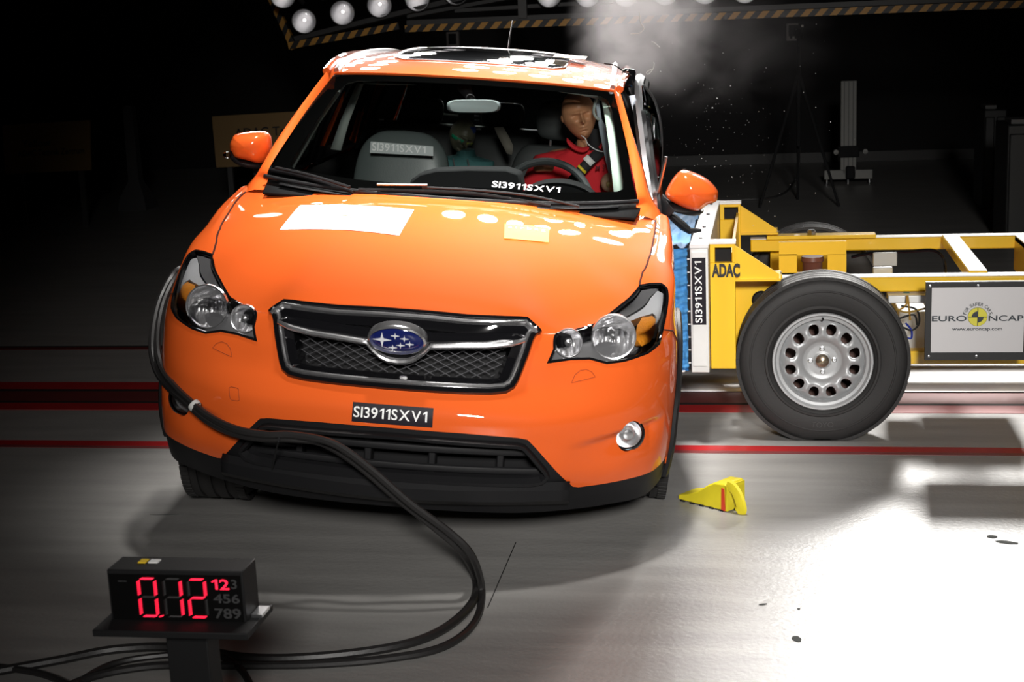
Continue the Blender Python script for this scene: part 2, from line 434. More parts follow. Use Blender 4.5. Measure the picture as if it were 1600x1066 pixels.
def arch(r, a0, a1, n=14):
    return [uvs(AC+r*math.cos(t), AZ+r*math.sin(t)) for t in np.linspace(R(a0), R(a1), n)]
HL = [(2.86,5.92),(3.10,6.43),(3.235,7.6),(4.1,7.72),(4.6,8.09),(5.4,8.53),(6.25,8.92),(6.65,8.72),(7.02,8.4),(7.12,8.05),(7.05,7.7),(6.92,7.3),(6.75,6.97),(6.4,6.44),(5.8,6.13),(5.0,5.92),(4.45,5.87),(4.0,6.06),(3.5,6.05)]
GT = [(0,8.32),(1.0,8.46),(1.9,8.86),(2.12,8.92),(2.61,7.30)]
GB = [(2.61,7.30),(2.2,5.97),(2.02,5.25),(1.93,5.0),(1.78,4.84),(1.5,4.78),(.98,4.77),(0,4.76)]
seam = [(6.25,8.92),(6.9,9.52),(7.9,9.78),(9.3,9.72),(10.25,9.6),(10.5,9.66),(10.78,10.45)]
def inv_xy(x, y, u0, v0):
    u, v = u0, v0
    for i in range(25):
        e = 1e-4; p = S([u, u+e, u], [v, v, v+e])[:, :2]; J = np.array([(p[1]-p[0])/e, (p[2]-p[0])/e]).T
        try: st = np.clip(np.linalg.solve(J+np.eye(2)*1e-9, np.array([x, y])-p[0]), -.6, .6)
        except Exception: break
        u += st[0]; v += st[1]; u = min(max(u, 0), 11); v = min(max(v, 9), 14.9)
    return (u, v)
rear = []
for x, y, u0, v0 in [(.69,1.225,10.7,10.6),(.60,1.165,10.2,11.3),(.45,1.105,9.2,12),(.30,1.07,8,12.6),(.15,1.05,6,13),(0,1.045,0,13.5)]: rear.append(inv_xy(x, y, u0, v0) if x else (0., 13.56))
for i in range(len(rear)): print('rear', rear[i], S(rear[i][0], rear[i][1])[0].round(3))
hood_h = GT+[HL[2]]+HL[3:7]+seam[1:]+rear
hood_fn = S
# the hood is triangulated over its plan (x,y) and takes its height from the shell
def hood_map():
    us = np.linspace(0, 11, 221); vs = np.linspace(7, 14.6, 153); U, V = np.meshgrid(us, vs, indexing='ij'); P = S(U.ravel(), V.ravel())
    return U.ravel(), V.ravel(), P
hp = [S(u, v)[0][:2] for u, v in hood_h]
HU, HV, HP = hood_map()
def hood_z(X, Y):
    """height of the hood over the plan, by inverting the shell"""
    X = np.asarray(X, float); Y = np.asarray(Y, float); ax = np.abs(X); out = np.zeros(len(X)); 
    for i in range(len(X)):
        d = (HP[:, 0]-ax[i])**2+(HP[:, 1]-Y[i])**2; k = int(d.argmin()); u, v = HU[k], HV[k]
        for it in range(6):
            e = 1e-4; p = S([u, u+e, u], [v, v, v+e]); J = np.array([(p[1]-p[0])[:2]/e, (p[2]-p[0])[:2]/e]).T
            r_ = np.array([ax[i], Y[i]])-p[0][:2]
            if np.abs(r_).max() < 1e-5 or abs(np.linalg.det(J)) < 1e-9: break
            st = np.clip(np.linalg.solve(J, r_), -.4, .4); u = max(u+st[0], 0) if k else u; v = min(v+st[1], 14.8)
        out[i] = S(u, v)[0][2]
    return out
def hood_xy(X, Y): return np.stack([X, Y, hood_grid(X, Y)], 1)
gx_ = np.linspace(0, .84, 43); gy_ = np.linspace(.12, 1.30, 60); GX, GY = np.meshgrid(gx_, gy_, indexing='ij'); GZ = hood_z(GX.ravel(), GY.ravel()).reshape(GX.shape)
for _ in range(4):
    E_z = np.concatenate([GZ[1:2], GZ, GZ[-1:]*2-GZ[-2:-1]]); GZ = .25*E_z[:-2]+.5*E_z[1:-1]+.25*E_z[2:]
    E_z = np.concatenate([GZ[:, :1], GZ, GZ[:, -1:]*2-GZ[:, -2:-1]], 1); GZ = .25*E_z[:, :-2]+.5*E_z[:, 1:-1]+.25*E_z[:, 2:]
def hood_grid(X, Y):
    a = np.clip(np.abs(X)/.84*42, 0, 41.999); b = np.clip((np.asarray(Y)-.12)/1.18*59, 0, 58.999); out = 0
    i = a.astype(int); j = b.astype(int); f = a-i; g = b-j
    def w_(t): return [-.5*t+t*t-.5*t**3, 1-2.5*t*t+1.5*t**3, .5*t+2*t*t-1.5*t**3, -.5*t*t+.5*t**3]
    wa, wb = w_(f), w_(g)
    for p in range(4):
        ii = np.abs(i-1+p); ii = np.minimum(ii, 42)
        for q in range(4):
            jj = np.clip(j-1+q, 0, 59); out = out+wa[p]*wb[q]*GZ[ii, jj]
    return out
def half_to_full(h): return h+[(-u, v) for u, v in reversed(h) if abs(u) > 1e-9]
hood_poly = half_to_full([tuple(p) for p in hp])
hood = surf_panel('hood', hood_xy, hood_poly, paint, car, step=(.022, .022), edge=.02, eps=4e-3)
# --- bumper
BL = [(0,3.44),(1.1,3.42),(2.02,3.34),(2.24,3.28),(2.56,2.85),(2.9,2.38),(3.3,1.78),(3.62,1.33),(3.78,1.27),(4.3,1.30),(5.2,1.36),(6.3,1.42),(7.3,1.62)]
A1 = arch(.405, 184, 122, 8)
bump_h = [(2.61,7.30),(3.235,7.6),(3.10,6.43),(2.86,5.92)]+[(3.5,6.05),(4.0,6.06),(4.45,5.87),(5.0,5.92),(5.8,6.13),(6.4,6.44),(6.75,6.97)]
bump_side = bump_h+[(7.6,6.75)]+arch(.405, 128, 186, 9)+list(reversed(BL))[:-1]
outer = [(0,4.76)]+list(reversed(GB[:-1]))[:]                      # from centre out along the grille bottom
half = outer[:-1]+bump_side
full = half+[(-u, v) for u, v in reversed(half) if u > 1e-9]
# close through the centre bottom
full = [(0, 4.76)]+[p for p in outer[1:-1]]+bump_side+[(0, 3.44)]+[(-u, v) for u, v in reversed(bump_side)]+[(-u, v) for u, v in reversed(outer[1:-1])]
FOGU, FOGV = 5.08, 3.08
def circ_uv(x0, z0, r, n=28, s=1):
    """circle of radius r around a shell point, measured along the shell"""
    out = []
    for k in range(n):
        t = 2*math.pi*k/n; e = 1e-3; p = S([x0, x0+e, x0], [z0, z0, z0+e]); gu = (p[1]-p[0])/e; gv = (p[2]-p[0])/e
        G = np.array([[gu@gu, gu@gv], [gu@gv, gv@gv]]); tu = gu/np.linalg.norm(gu); tv = gv-tu*(gv@tu); tv /= np.linalg.norm(tv)
        d3 = r*(tu*math.cos(t)+tv*math.sin(t)); a = np.linalg.solve(G, [d3@gu, d3@gv]); out.append((x0+a[0], z0+a[1]))
    return out
fh = circ_uv(FOGU, FOGV, .052)
bumper = surf_panel('front_bumper', disp_fn, full, paint, car, holes=[fh, [(-u, v) for u, v in fh]], step=(.09, .09), edge=.02)
# --- lower cladding and intake
clad_side = [(7.3,1.62)]+arch(.405, 186, 200, 3)+[(7.6,.55),(6.4,.25),(4.6,.12),(3.2,.05),(1.6,.0),(0,.0)]
cl = [(0,3.44)]+BL[1:]+clad_side[1:]
clad = cl+[(-u, v) for u, v in reversed(cl) if u > 1e-9]
op = [(0,3.16),(2.02,3.06),(2.16,3.0),(2.75,2.15),(2.85,1.95),(2.72,1.72),(2.4,1.62),(0,1.55)]
hole = op+[(-u, v) for u, v in reversed(op) if u > 1e-9]
clad_o = surf_panel('lower_cladding', S, clad, blackp, car, holes=[hole], step=(.14, .14), edge=.05, lift=-.004)
P, N = surf_line(S, hole, closed=True, lift=.002, step=.14)
ribbon(P, N, [(-.012,-.01),(-.006,.012),(.004,.014),(.010,.0),(.010,-.05)]).build('intake_lip', blackp, car)
mb = MB(); mb.grid([[(x, .16+.1*abs(x), z) for z in (.24, .50)] for x in np.linspace(-.62, .62, 15)]); mb.build('intake_backing', dark, car, solid=.004)
mb = MB()
for z in (.355, .415): mb.tube([(x, .055+.25*x*x, z) for x in np.linspace(-.46, .46, 17)], .007, 8, flat=1.8)
mb.build('intake_slat', blackp, car)
for x in (-.30, -.08, .12, .33): MB().box((x, .085+.25*x*x, .39), (.022, .05, .17)).build('intake_strut', blackp, car, bevel=.004)
mb = MB()
def low(x, dz, dy): return (x, .04+.33*abs(x)**2.2+dy, .262+dz+.02*abs(x))
mb.grid([[low(x, a, b) for a, b in ((.05,.02),(.055,-.018),(.035,-.035),(.0,-.03),(-.02,.0),(-.03,.06))] for x in np.linspace(-.55, .55, 41)]); mb.build('bumper_lip_bar', blackp, car, solid=.004)
# undertray
mb = MB(); mb.grid([[(x*s, y, .235) for s in (-1, 1)] for x, y in ((.2,.12),(.5,.2),(.62,.3),(.62,1.3),(.7,1.5),(.7,3.2),(.62,4.2))]); mb.build('underbody', dark, car, solid=.02)
# --- fenders, one each side
def fender_poly():
    a = [(6.25,8.92)]+seam[1:-1]+[(10.78,10.2),(11,10.35),(11,.6),(10.7,.6)]+[p for p in arch(.405, -8, 60, 8)]+arch(.405, 68, 128, 8)+[(7.6,6.75),(6.75,6.97),(6.92,7.3),(7.05,7.7),(7.12,8.05),(7.02,8.4),(6.65,8.72)]
    return a
fp = fender_poly()
surf_panel('front_fender', S, fp, paint, car, step=(.12, .12), edge=.012)
surf_panel('front_fender', S, [(-u, v) for u, v in fp], paint, car, step=(.12, .12), edge=.012)
for s in (1, -1):
    pts = [(s*u, v) for u, v in seam[:-1]]; P, N = surf_line(S, pts, lift=.0005); MB().tube(P, .0032, 6).build('hood_gap', seam_m, car)
    pts = [(s*6.75, 6.97), (s*7.6, 6.75)]+[(s*arch(.405, 128, 129, 2)[0][0], arch(.405, 128, 129, 2)[0][1])]; P, N = surf_line(S, pts, lift=.0005); MB().tube(P, .0025, 6).build('bumper_gap', seam_m, car)
    # wheel arch cladding, proud of the panel
    rows = []
    for t in np.linspace(R(-12), R(192), 40):
        row = []
        for r, o in ((.415, .001), (.412, .012), (.395, .017), (.370, .016), (.355, .008), (.352, -.05)):
            y = AC+r*math.cos(t); z = AZ+r*math.sin(t); u, v = uvs(y, z); p = S(u, v)[0]; row.append((s*(p[0]+o), p[1], p[2]))
        rows.append(row)
    MB().grid(rows).build('wheel_arch_trim', blackp, car)
    mb = MB(); mb.grid([[(s*x, AC+.395*math.cos(t), AZ+.395*math.sin(t)) for x in (.858, .50, .498)] for t in np.linspace(R(-14), R(194), 30)]); mb.add([(s*.50, AC+.395*math.cos(t), AZ+.395*math.sin(t)) for t in np.linspace(R(-14), R(194), 30)], [tuple(range(30))])
    mb.build('wheel_housing', dark, car)
    # headlamp washer cover
    wv = [(3.46, 5.22), (3.56, 5.50), (3.70, 5.66), (3.86, 5.70), (4.0, 5.6), (4.07, 5.42)]
    P, N = surf_line(disp_fn, [(s*u, v) for u, v in wv], closed=True, lift=.0002, step=.08); MB().tube(P, .0011, 5, closed=True).build('washer_cover_gap', fine_m, car)
sq = [(-2.90,3.77),(-2.85,3.82),(-2.95,4.17),(-3.0,4.2),(-3.18,4.2),(-3.22,4.15),(-3.13,3.8),(-3.08,3.75)]
P, N = surf_line(disp_fn, sq, closed=True, lift=.0002, step=.08); MB().tube(P, .0011, 5, closed=True).build('tow_cover_gap', fine_m, car)
# --- grille
gpoly = GT+GB[1:]; gfull = gpoly+[(-u, v) for u, v in reversed(gpoly[1:-1])]
def back_fn(d, dd=0.): 
    def f(U, V):
        P = S(U, V); e = 1e-3; N = np.cross(S(np.asarray(U)+e, V)-P, S(U, np.asarray(V)+e)-P); N /= np.linalg.norm(N, axis=1)[:, None]
        c = np.array((0, 2.2, .3)); sg = np.sign(((P-c)*N).sum(1).mean()); return P-sg*N*d
    return f
grille = surf_panel('grille', lambda U, V: S(U, V)+np.array((0, .110, 0)), gfull, dark, car, step=(.2, .3), edge=.004)
P, N = surf_line(S, gfull, closed=True, lift=.0, step=.08)
# inward offset direction check
cc = P.mean(0); t = P[1]-P[0]; s_in = np.sign(np.dot(np.cross(N[0], t), cc-P[0]))
def pr(prof): return [(a*s_in, b) for a, b in prof]
ribbon(P, N, pr([(-.004,-.02),(-.003,.006),(.002,.013),(.012,.014),(.016,.008)])).build('grille_surround', gloss, grille)
ribbon(P, N, pr([(.015,.006),(.018,.014),(.023,.017),(.028,.014),(.030,.002),(.031,-.02)])).build('grille_chrome', chrome, grille)
ribbon(P, N, pr([(.030,.0),(.040,-.006),(.055,-.012),(.060,-.06)])).build('grille_inner_frame', gloss, grille)
# mesh of diamond wires
gp2 = np.array([S(u, v)[0] for u, v in dense(gfull, np.array((.1, .1)))]); cen = gp2.mean(0); gxz = gp2[:, [0, 2]]*np.array((.93, 1))
inner = [((x-0)*.90, cen[2]+(z-cen[2])*.74) for x, z in gxz]
def gy(x, z): return .085+.30*abs(x)**2.1+(z-.60)*.36
mb = MB()
def clip_line(p, q, poly, n=90):
    pts = np.array([np.array(p)+(np.array(q)-p)*t/n for t in range(n+1)]); ok = pip(pts, poly); out = []; cur = []
    for a, o_ in zip(pts, ok):
        if o_ and a[1] < .752: cur.append(a)
        else:
            if len(cur) > 1: out.append(cur)
            cur = []
    if len(cur) > 1: out.append(cur)
    return out
for sl in (.47, -.47):
    for k in range(-22, 23):
        x0 = k*.048
        for seg in clip_line((x0-.5, .69-sl*.5), (x0+.5, .69+sl*.5), inner):
            mb.tube([(a[0], gy(*a), a[1]) for a in (seg[0], seg[len(seg)//2], seg[-1])], .0015, 5)
mb.build('grille_mesh', mat('grille_wire', (.13, .13, .14), rough=.35, metal=.6), grille)
mb = MB()
for x in (-.30, -.19, -.09, .09, .19, .30): MB().box((x, gy(x, .80), .79), (.085, .01, .022)).build('grille_upper_slot', blackp, grille, bevel=.003)

# wing bar with chrome lower edge
def wing(x):
    a = abs(x); z = np.interp(a, [0, .03, .055, .080, .098, .19, .27, .36, .385], [.679, .682, .692, .712, .733, .740, .744, .757, .764])
    return z
xs = np.concatenate([np.linspace(-.385, -.11, 20), np.linspace(-.10, .10, 31), np.linspace(.11, .385, 20)])
def wy(x): return .072+.30*abs(x)**2.1
A = []; Bc = []
for x in xs:
    z = wing(x); a = abs(x); top = np.interp(a, [0, .1, .36, .385], [.775, .772, .783, .772]); th = np.interp(a, [0, .34, .385], [1, 1, .2])
    y = wy(x)
    A.append([(x, y+.03, top), (x, y+.004, top-.004), (x, y-.006*th, (top+z)/2), (x, y-.003, z+.010)])
    Bc.append([(x, y-.003, z+.012), (x, y-.013*th, z+.007), (x, y-.016*th, z), (x, y-.010*th, z-.007*th), (x, y+.012, z-.010*th), (x, y+.04, z-.008)])
MB().grid(A).build('grille_wing', gloss, grille); MB().grid(Bc).build('wing_chrome', chrome, grille)
emb_blue = mat('emblem_blue', (.008, .014, .10), rough=.08, coat=1.)
def ell(a, b, n=48): return [(a*math.cos(2*math.pi*k/n), b*math.sin(2*math.pi*k/n)) for k in range(n)]
ec = np.array((0, .042, .754)); tilt = np.array([[1,0,0],[0,.94,-.34],[0,.34,.94]])   # emblem leans back
def epl(x, z, y): return ec+tilt@np.array((x, y, z))
mb = MB(); mb.grid([[epl(x*s_, z*s_, y) for x, z in ell(.089, .050)] for s_, y in ((1.0, .03), (1.03, .006), (1.0, -.006), (.93, -.010), (.90, -.004), (.89, .004))], closed_v=True); mb.build('emblem_rim', chrome, grille)
mb = MB(); mb.grid([[epl(x*s_, z*s_, y) for x, z in ell(.080, .0435)] for s_, y in ((1.0, .002), (.85, -.005), (.6, -.0085), (.3, -.0105), (.02, -.011))], closed_v=True); mb.build('emblem_disc', emb_blue, grille)
def star(mb, cx, cz, r, n=4):
    pts = []
    for k in range(2*n):
        t = math.pi*k/n+math.pi/2; q = r if k % 2 == 0 else r*.24; pts.append((cx+q*math.cos(t)*1.1, cz+q*math.sin(t)))
    P = [epl(x, z, -.0125) for x, z in pts]; mb.prism(P, tilt@np.array((0, .003, 0)))
mb = MB(); star(mb, -.044, .004, .026)
for x, z in ((-.004, .020), (.024, .012), (.040, -.006), (.012, -.012), (-.012, -.022)): star(mb, x, z, .012)
mb.build('emblem_stars', mat('star_silver', (.72, .74, .78), rough=.4), grille)
# --- headlights
amber = mat('amber_lens', (.95, .27, .02), rough=.35, coat=.6, bump=1., bscale=110, vary=.5)
refl = mat('lamp_reflector', (.88, .88, .9), rough=.20, metal=.85, bump=.25, bscale=80)
bez = mat('lamp_bezel', (.05, .05, .052), rough=.25, metal=.3)
silb = mat('lamp_silver_bezel', (.52, .53, .55), rough=.3, metal=.0, coat=.6); bez2 = mat('lamp_grey_bezel', (.12, .12, .125), rough=.4)
def bowl(name, uv, r, depth, par, m, s, squash=1., back=.012):
    p = S(s*uv[0], uv[1])[0]; ax = np.array((s*.12, -1, .06)); ax /= np.linalg.norm(ax); o = p-ax*back
    prof = [(r*1.06, .004), (r, .006), (r*.96, 0)]+[(r*.96*math.sqrt(t), -depth*(1-t)) for t in (.85, .65, .45, .28, .15, .06)]+[(.012, -depth)]
    xa = np.cross(ax, (0, 0, 1.)); xa /= np.linalg.norm(xa); za = np.cross(xa, ax); rows_ = []
    for rr in np.linspace(.02, .97, 22):
        rows_.append([])
        for k in range(72):
            a = 2*math.pi*k/72; X = r*rr*math.cos(a); Z = r*rr*math.sin(a); fl = .0028*abs(math.sin(X/.0055))*(1 if Z < r*.25 else .15)+.003*abs(math.sin(Z/.009+X/.02))*(1 if Z >= r*.25 else 0)
            rows_[-1].append(o+xa*X+za*Z-ax*(depth*(1-rr**2)*.8+fl))
    ob = MB().grid(rows_, closed_v=True).build(name, m, par, ang=25); MB().lathe([(r*.95, -.008), (r*.99, .002), (r*1.05, .003), (r*1.06, -.01)], o, ax, 48).build('reflector_ring', chrome, par)
    mb = MB(); mb.lathe([(.002, -depth+.045), (.011, -depth+.042), (.013, -depth+.03), (.013, -depth)], o, ax, 16); return ob, mb, o, ax
for s in (1, -1):
    hlp = [(s*u, v) for u, v in HL]
    hl = surf_panel('headlight', lambda U, V: S(U, V), hlp, lens, car, step=(.1, .1), edge=.002, lift=.001)
    # closed bucket behind the lens
    inner_f = back_fn(.045)
    surf_panel('lamp_housing', inner_f, hlp, bez2, hl, step=(.15, .15), edge=.01)
    P, N = surf_line(S, hlp, closed=True, lift=0, step=.1); cc = P.mean(0); sg = np.sign(np.dot(np.cross(N[0], P[1]-P[0]), cc-P[0])) or 1
    pp = lambda pr_: [(a*sg, b) for a, b in pr_]
    ribbon(P, N, pp([(-.002,-.005),(-.001,.003),(.006,.003),(.009,-.003),(.012,-.045)])).build('lamp_frame', gloss, hl)
    # broad black upper corner and silver eyebrow
    brow = [(3.9,7.42),(4.7,7.92),(5.5,8.3),(6.25,8.62),(6.8,8.45),(6.95,8.1),(6.75,7.75),(6.2,7.75),(5.6,7.72),(5.0,7.6),(4.4,7.35)]; brow = [(4.3,7.62),(4.75,8.05),(5.45,8.42),(6.25,8.80),(6.6,8.6),(6.85,8.35),(6.3,8.34),(5.8,8.12),(5.2,7.86),(4.8,7.66)]
    surf_panel('lamp_brow', back_fn(.010), [(s*u, v) for u, v in brow], bez2, hl, step=(.12, .12), edge=.03)
    sil = [(6.95,8.05),(6.96,7.7),(6.84,7.3),(6.66,7.03),(6.42,6.72),(6.30,6.80),(6.46,7.12),(6.44,7.5),(6.15,7.74),(5.7,7.76),(5.2,7.62),(5.2,7.8),(5.8,8.05),(6.3,8.3),(6.75,8.35)]
    surf_panel('lamp_silver_edge', back_fn(.012), [(s*u, v) for u, v in sil], silb, hl, step=(.12, .12), edge=.03)
    o1, bmb, o, ax = bowl('main_reflector', (4.87, 6.93), .068, .05, hl, refl, s)
    bmb.build('bulb_cap', chrome, hl)
    o2, bmb, o_, a_ = bowl('side_reflector', (3.55, 6.65), .043, .035, hl, refl, s, back=.016); bmb.build('bulb_cap', chrome, hl)
    am = [(5.60,7.40),(5.72,7.66),(6.13,7.62),(6.36,7.42),(6.42,7.15),(6.30,6.85),(6.10,6.62),(5.72,6.46),(5.60,6.80)]
    surf_panel('turn_signal', back_fn(.007), [(s*u, v) for u, v in am], amber, hl, step=(.1, .1), edge=.025)
    # fog lamp
    p = disp_fn(np.array([s*FOGU]), np.array([FOGV]))[0]; ax = np.array((s*.22, -.97, .04)); ax /= np.linalg.norm(ax); o = p-ax*.006
    fog = MB().lathe([(.050, -.002), (.045, .010), (.030, .017), (.015, .020), (.001, .0205)], o, ax, 36).build('fog_lamp', lens, car)
    MB().lathe([(.045, .0), (.044, -.004), (.036, -.018), (.026, -.028), (.012, -.034), (.001, -.034)], o, ax, 36).build('fog_reflector', refl, fog)
    MB().lathe([(.058, -.012), (.056, .002), (.051, .007), (.048, .003), (.048, -.015)], o, ax, 36).build('fog_bezel', gloss, fog)
    MB().lathe([(.016, .004), (.016, .012), (.008, .014), (.001, .014)], o, ax, 16).build('fog_bulb_cap', chrome, fog)
# --- windscreen
def wpt(s_, t):
    """s_ -1..1 across, t 0..1 up"""
    s_ = np.asarray(s_, float); t = np.asarray(t, float); a = np.abs(s_)
    hx = .706*(1-t)+.578*t; y0 = 1.045+.165*a**2.4; y1 = 1.775+.085*a**2.2
    z0 = 1.066+.018*a**3; z1 = 1.474-.022*a**2
    y = y0*(1-t)+y1*t; z = z0*(1-t)+z1*t; b = .018*np.sin(np.pi*t)
    return np.stack([s_*hx, y-b*.5, z+b*.87], -1)
def wmap(P): return wpt(P[..., 0], P[..., 1])
def wfn(U, V): return wpt(U, V)
wsq = [(-1, 0), (1, 0), (1, 1), (-1, 1)]
wind = surf_panel('windscreen', wfn, wsq, winglass, car, step=(.06, .06), edge=.001)
fr_out = [(-.995,.005),(.995,.005),(.995,.99),(-.995,.99)]
fr_in = [(-.90,.13),(-.87,.10),(-.5,.085),(0,.085),(.5,.085),(.90,.085),(.932,.10),(.942,.16),(.948,.5),(.958,.80),(.945,.90),(.90,.935),(0,.935),(-.80,.925),(-.86,.90),(-.89,.8)]
frit = surf_panel('windscreen_frit', wfn, fr_out, mat('frit_black', (.0012, .0012, .0012), rough=1., spec=.0), car, holes=[fr_in], step=(.05, .05), edge=.001, lift=-.004)
mb = MB(); mb.tube([wpt(s_, 0) for s_ in np.linspace(-1, 1, 40)], .008, 8); mb.build('cowl_seal', blackp, car)
# cowl panel under the glass
mb = MB(); mb.grid([[wpt(s_, 0)+d for d in (np.array((0,-.03,-.016)), np.array((0,-.004,-.012)), np.array((0,.04,-.03)), np.array((0,.12,-.06)))] for s_ in np.linspace(-.90, .90, 30)]); mb.build('cowl_panel', blackp, car, solid=.002)
# wipers
def wline(pts, lift=.02, n=16):
    P = smooth_path([wpt(a, b) for a, b in pts], n); return [p+np.array((0, -.45, .9))*lift for p in P]
def wn(px, py):
    """point of the windscreen under a spot of the photograph (s,t)"""
    best = None
    for a in np.linspace(-1, 1, 81):
        for b in np.linspace(-.05, 1, 64):
            p = CM.T @ (c2w(wpt(a, b))-O); q = (800+FPX*p[0]/p[1], 533-FPX*p[2]/p[1]); d = (q[0]-px)**2+(q[1]-py)**2
            if best is None or d < best[0]: best = (d, a, b)
    a0, b0 = best[1:]
    for st in (.01, .003, .001):
        for a in a0+np.arange(-3, 4)*st:
            for b in b0+np.arange(-3, 4)*st:
                p = CM.T @ (c2w(wpt(a, b))-O); q = (800+FPX*p[0]/p[1], 533-FPX*p[2]/p[1]); d = (q[0]-px)**2+(q[1]-py)**2
                if d < best[0]: best = (d, a, b)
        a0, b0 = best[1:]
    return best[1:]
wp = [[(424,268),(470,277),(552,303)], [(560,299),(640,301),(745,306),(860,324)]]
for k, pl in enumerate(wp):
    q = [wn(*p) for p in pl]; blade = MB(); blade.tube(wline(q, .007), .0045, 6, flat=1.6); bo = blade.build('wiper', blackp, car)
    if k == 0: arm = [(.0, .0), (.0, .0)]; MB().tube([np.array(p)+(0,-.01,.012) for p in wline([wn(432, 270), wn(485, 282), wn(548, 301)], .010)], .006, 6).build('wiper_arm', blackp, bo)
    else: MB().tube([np.array(p)+(0,-.01,.012) for p in wline([wn(660, 300), wn(745, 305), wn(830, 314), wn(905, 330)], .008)], .005, 6).build('wiper_arm', blackp, bo)
    if k: MB().tube([p+np.array((0,-.012,.022)) for p in wline([wn(590, 299), wn(668, 300)], .006)], .006, 6, flat=.8).build('wiper_clip', satin, bo)
# --- A pillars, roof
pil = np.array([(.812,1.25,.985),(.797,1.30,1.030),(.752,1.335,1.095),(.716,1.43,1.195),(.660,1.60,1.322),(.603,1.80,1.455),(.590,1.88,1.480)])
pin = [np.array((.70, 1.17, 1.035))]+[wpt(1, t) for t in (0, .06, .30, .62, .93, 1.0)]; pin[1] = np.array((.700, 1.235, 1.062))
ft = [(9.9,9.65),(10.25,9.62),(10.5,9.68),(10.76,10.42),(10.95,11.1),(11,10.8),(11,9.0),(10.6,9.0)]
for s in (1, -1):
    surf_panel('pillar_foot', S, [(s*u, v) for u, v in ft], paint, car, step=(.1, .1), edge=.01, lift=-.003)
    A = []
    o_ = smooth_path(pil, 6); i_ = smooth_path(pin, 6)
    for a, b in zip(i_, o_):
        m_ = (np.array(a)+b)/2+np.array((.010, -.014, .012)); A.append([a, a+(m_-a)*.55+np.array((.0, -.006, .005)), m_, b+(m_-b)*.4, b, b+np.array((-.012, .03, -.005))])
    A = np.array(A)*np.array((s, 1, 1)); MB().grid(A).build('a_pillar', paint, car, ang=60)
def zc_(y): return ci(y, [1.77,1.88,2.05,2.3,2.6,3.0,3.4,3.8,4.02], [1.472,1.502,1.532,1.553,1.562,1.562,1.545,1.50,1.462])
def roof_fn(s_, y):
    s_ = np.asarray(s_, float); y = np.asarray(y, float); a = np.abs(s_)
    w_ = ci(y, [1.78, 2.1, 2.6, 3.2, 4.02], [.590, .608, .615, .60, .54]); y0 = y+.085*a**2.2*np.clip((2.3-y)/.55, 0, 1)
    dr = ci(y, [1.78, 2.1, 2.6, 4.02], [.020, .040, .055, .06])
    return np.stack([s_*w_, y0, zc_(y)-dr*a**2.6], -1)
glass_poly = [(-.60,2.06),(-.52,2.0),(.52,2.0),(.60,2.06),(.60,3.05),(-.60,3.05)]
roof = surf_panel('roof', roof_fn, [(-1, 1.78), (1, 1.78), (1, 4.0), (-1, 4.0)], paint, car, holes=[glass_poly], step=(.06, .05), edge=.01)
surf_panel('sunroof', roof_fn, glass_poly, mat('sunroof_glass', (.03, .032, .035), rough=.05, coat=1.), car, step=(.08, .06), edge=.01, lift=.002)
P, N = surf_line(roof_fn, glass_poly, closed=True, step=.05, lift=.002); MB().tube(P, .0045, 6, closed=True).build('sunroof_seal', satin, car)
for s in (1, -1):
    pth = [(.574*s,1.862,1.462),(.572*s,1.93,1.480),(.572*s,2.05,1.497),(.572*s,2.3,1.514),(.568*s,2.7,1.522),(.56*s,3.2,1.515),(.54*s,3.6,1.485),(.53*s,3.72,1.45)]
    MB().tube(smooth_path(pth, 6), .012, 8, flat=1.3).build('roof_rail', satin, car)
    MB().tube(smooth_path([(s*.603,1.80,1.462),(s*.608,1.95,1.487),(s*.622,2.2,1.505),(s*.628,2.6,1.512),(s*.615,3.2,1.50),(s*.57,3.9,1.43)], 8), .016, 8).build('roof_side_rail', paint, car)
MB().tube([(-.02,3.72,1.50),(-.02,3.80,1.62),(-.02,3.92,1.70)], [.006,.004,.003], 6).build('aerial', blackp, car)
# roof target sticker
q = [cat_(x, y, z=1.566) for x, y in ((858,95),(905,99),(898,93),(868,91))]
sheet('roof_sticker', quad_map((.30,2.25,1.560),(.44,2.28,1.556),(.44,2.55,1.562),(.30,2.52,1.566)), mat('beige_sticker', (.80, .66, .38), rough=.5), car, lift=.004)
# --- flanks behind the fender: panel surfaces
def sx(y, z):
    y = np.asarray(y, float); z = np.asarray(z, float)
    base = ci(z, [.22,.30,.45,.62,.78,.90,.985,1.02], [.86,.880,.886,.882,.872,.855,.828,.80])
    tap = ci(y, [1.3,2.4,3.3,3.9,4.25,4.42], [0,.0,-.01,-.05,-.13,-.22]); return base+tap
def dent(y, z): return .17*np.exp(-((np.asarray(y)-2.15)/.48)**2)*np.clip((np.asarray(z)-.18)/.2, 0, 1)*np.exp(-np.clip(np.asarray(z)-.75, 0, 9)**2/.05)
def side(s):
    def f(Y, Z):
        x = sx(Y, Z)-(dent(Y, Z) if s > 0 else 0)+(.006*np.sin(np.asarray(Y)*41+np.asarray(Z)*23)*(dent(Y, Z)/.17) if s > 0 else 0)
        return np.stack([s*x, np.asarray(Y, float), np.asarray(Z, float)], -1)
    return f
belt = [(1.355,1.02),(1.8,1.018),(2.4,1.01),(3.3,1.01),(3.9,1.02)]
def arcr(r, a0, a1, n=10): return [(3.54+r*math.cos(t), .335+r*math.sin(t)) for t in np.linspace(R(a0), R(a1), n)]
fdoor = [(1.356,.30),(2.40,.30),(2.42,1.01),(1.8,1.018),(1.356,1.02)]
rdoor = [(2.41,.30),(3.12,.30)]+list(reversed(arcr(.42, 100, 186)))[::-1][::-1][0:0]+arcr(.42, 184, 130, 6)+[(3.38,.80),(3.38,1.01),(2.43,1.01)]
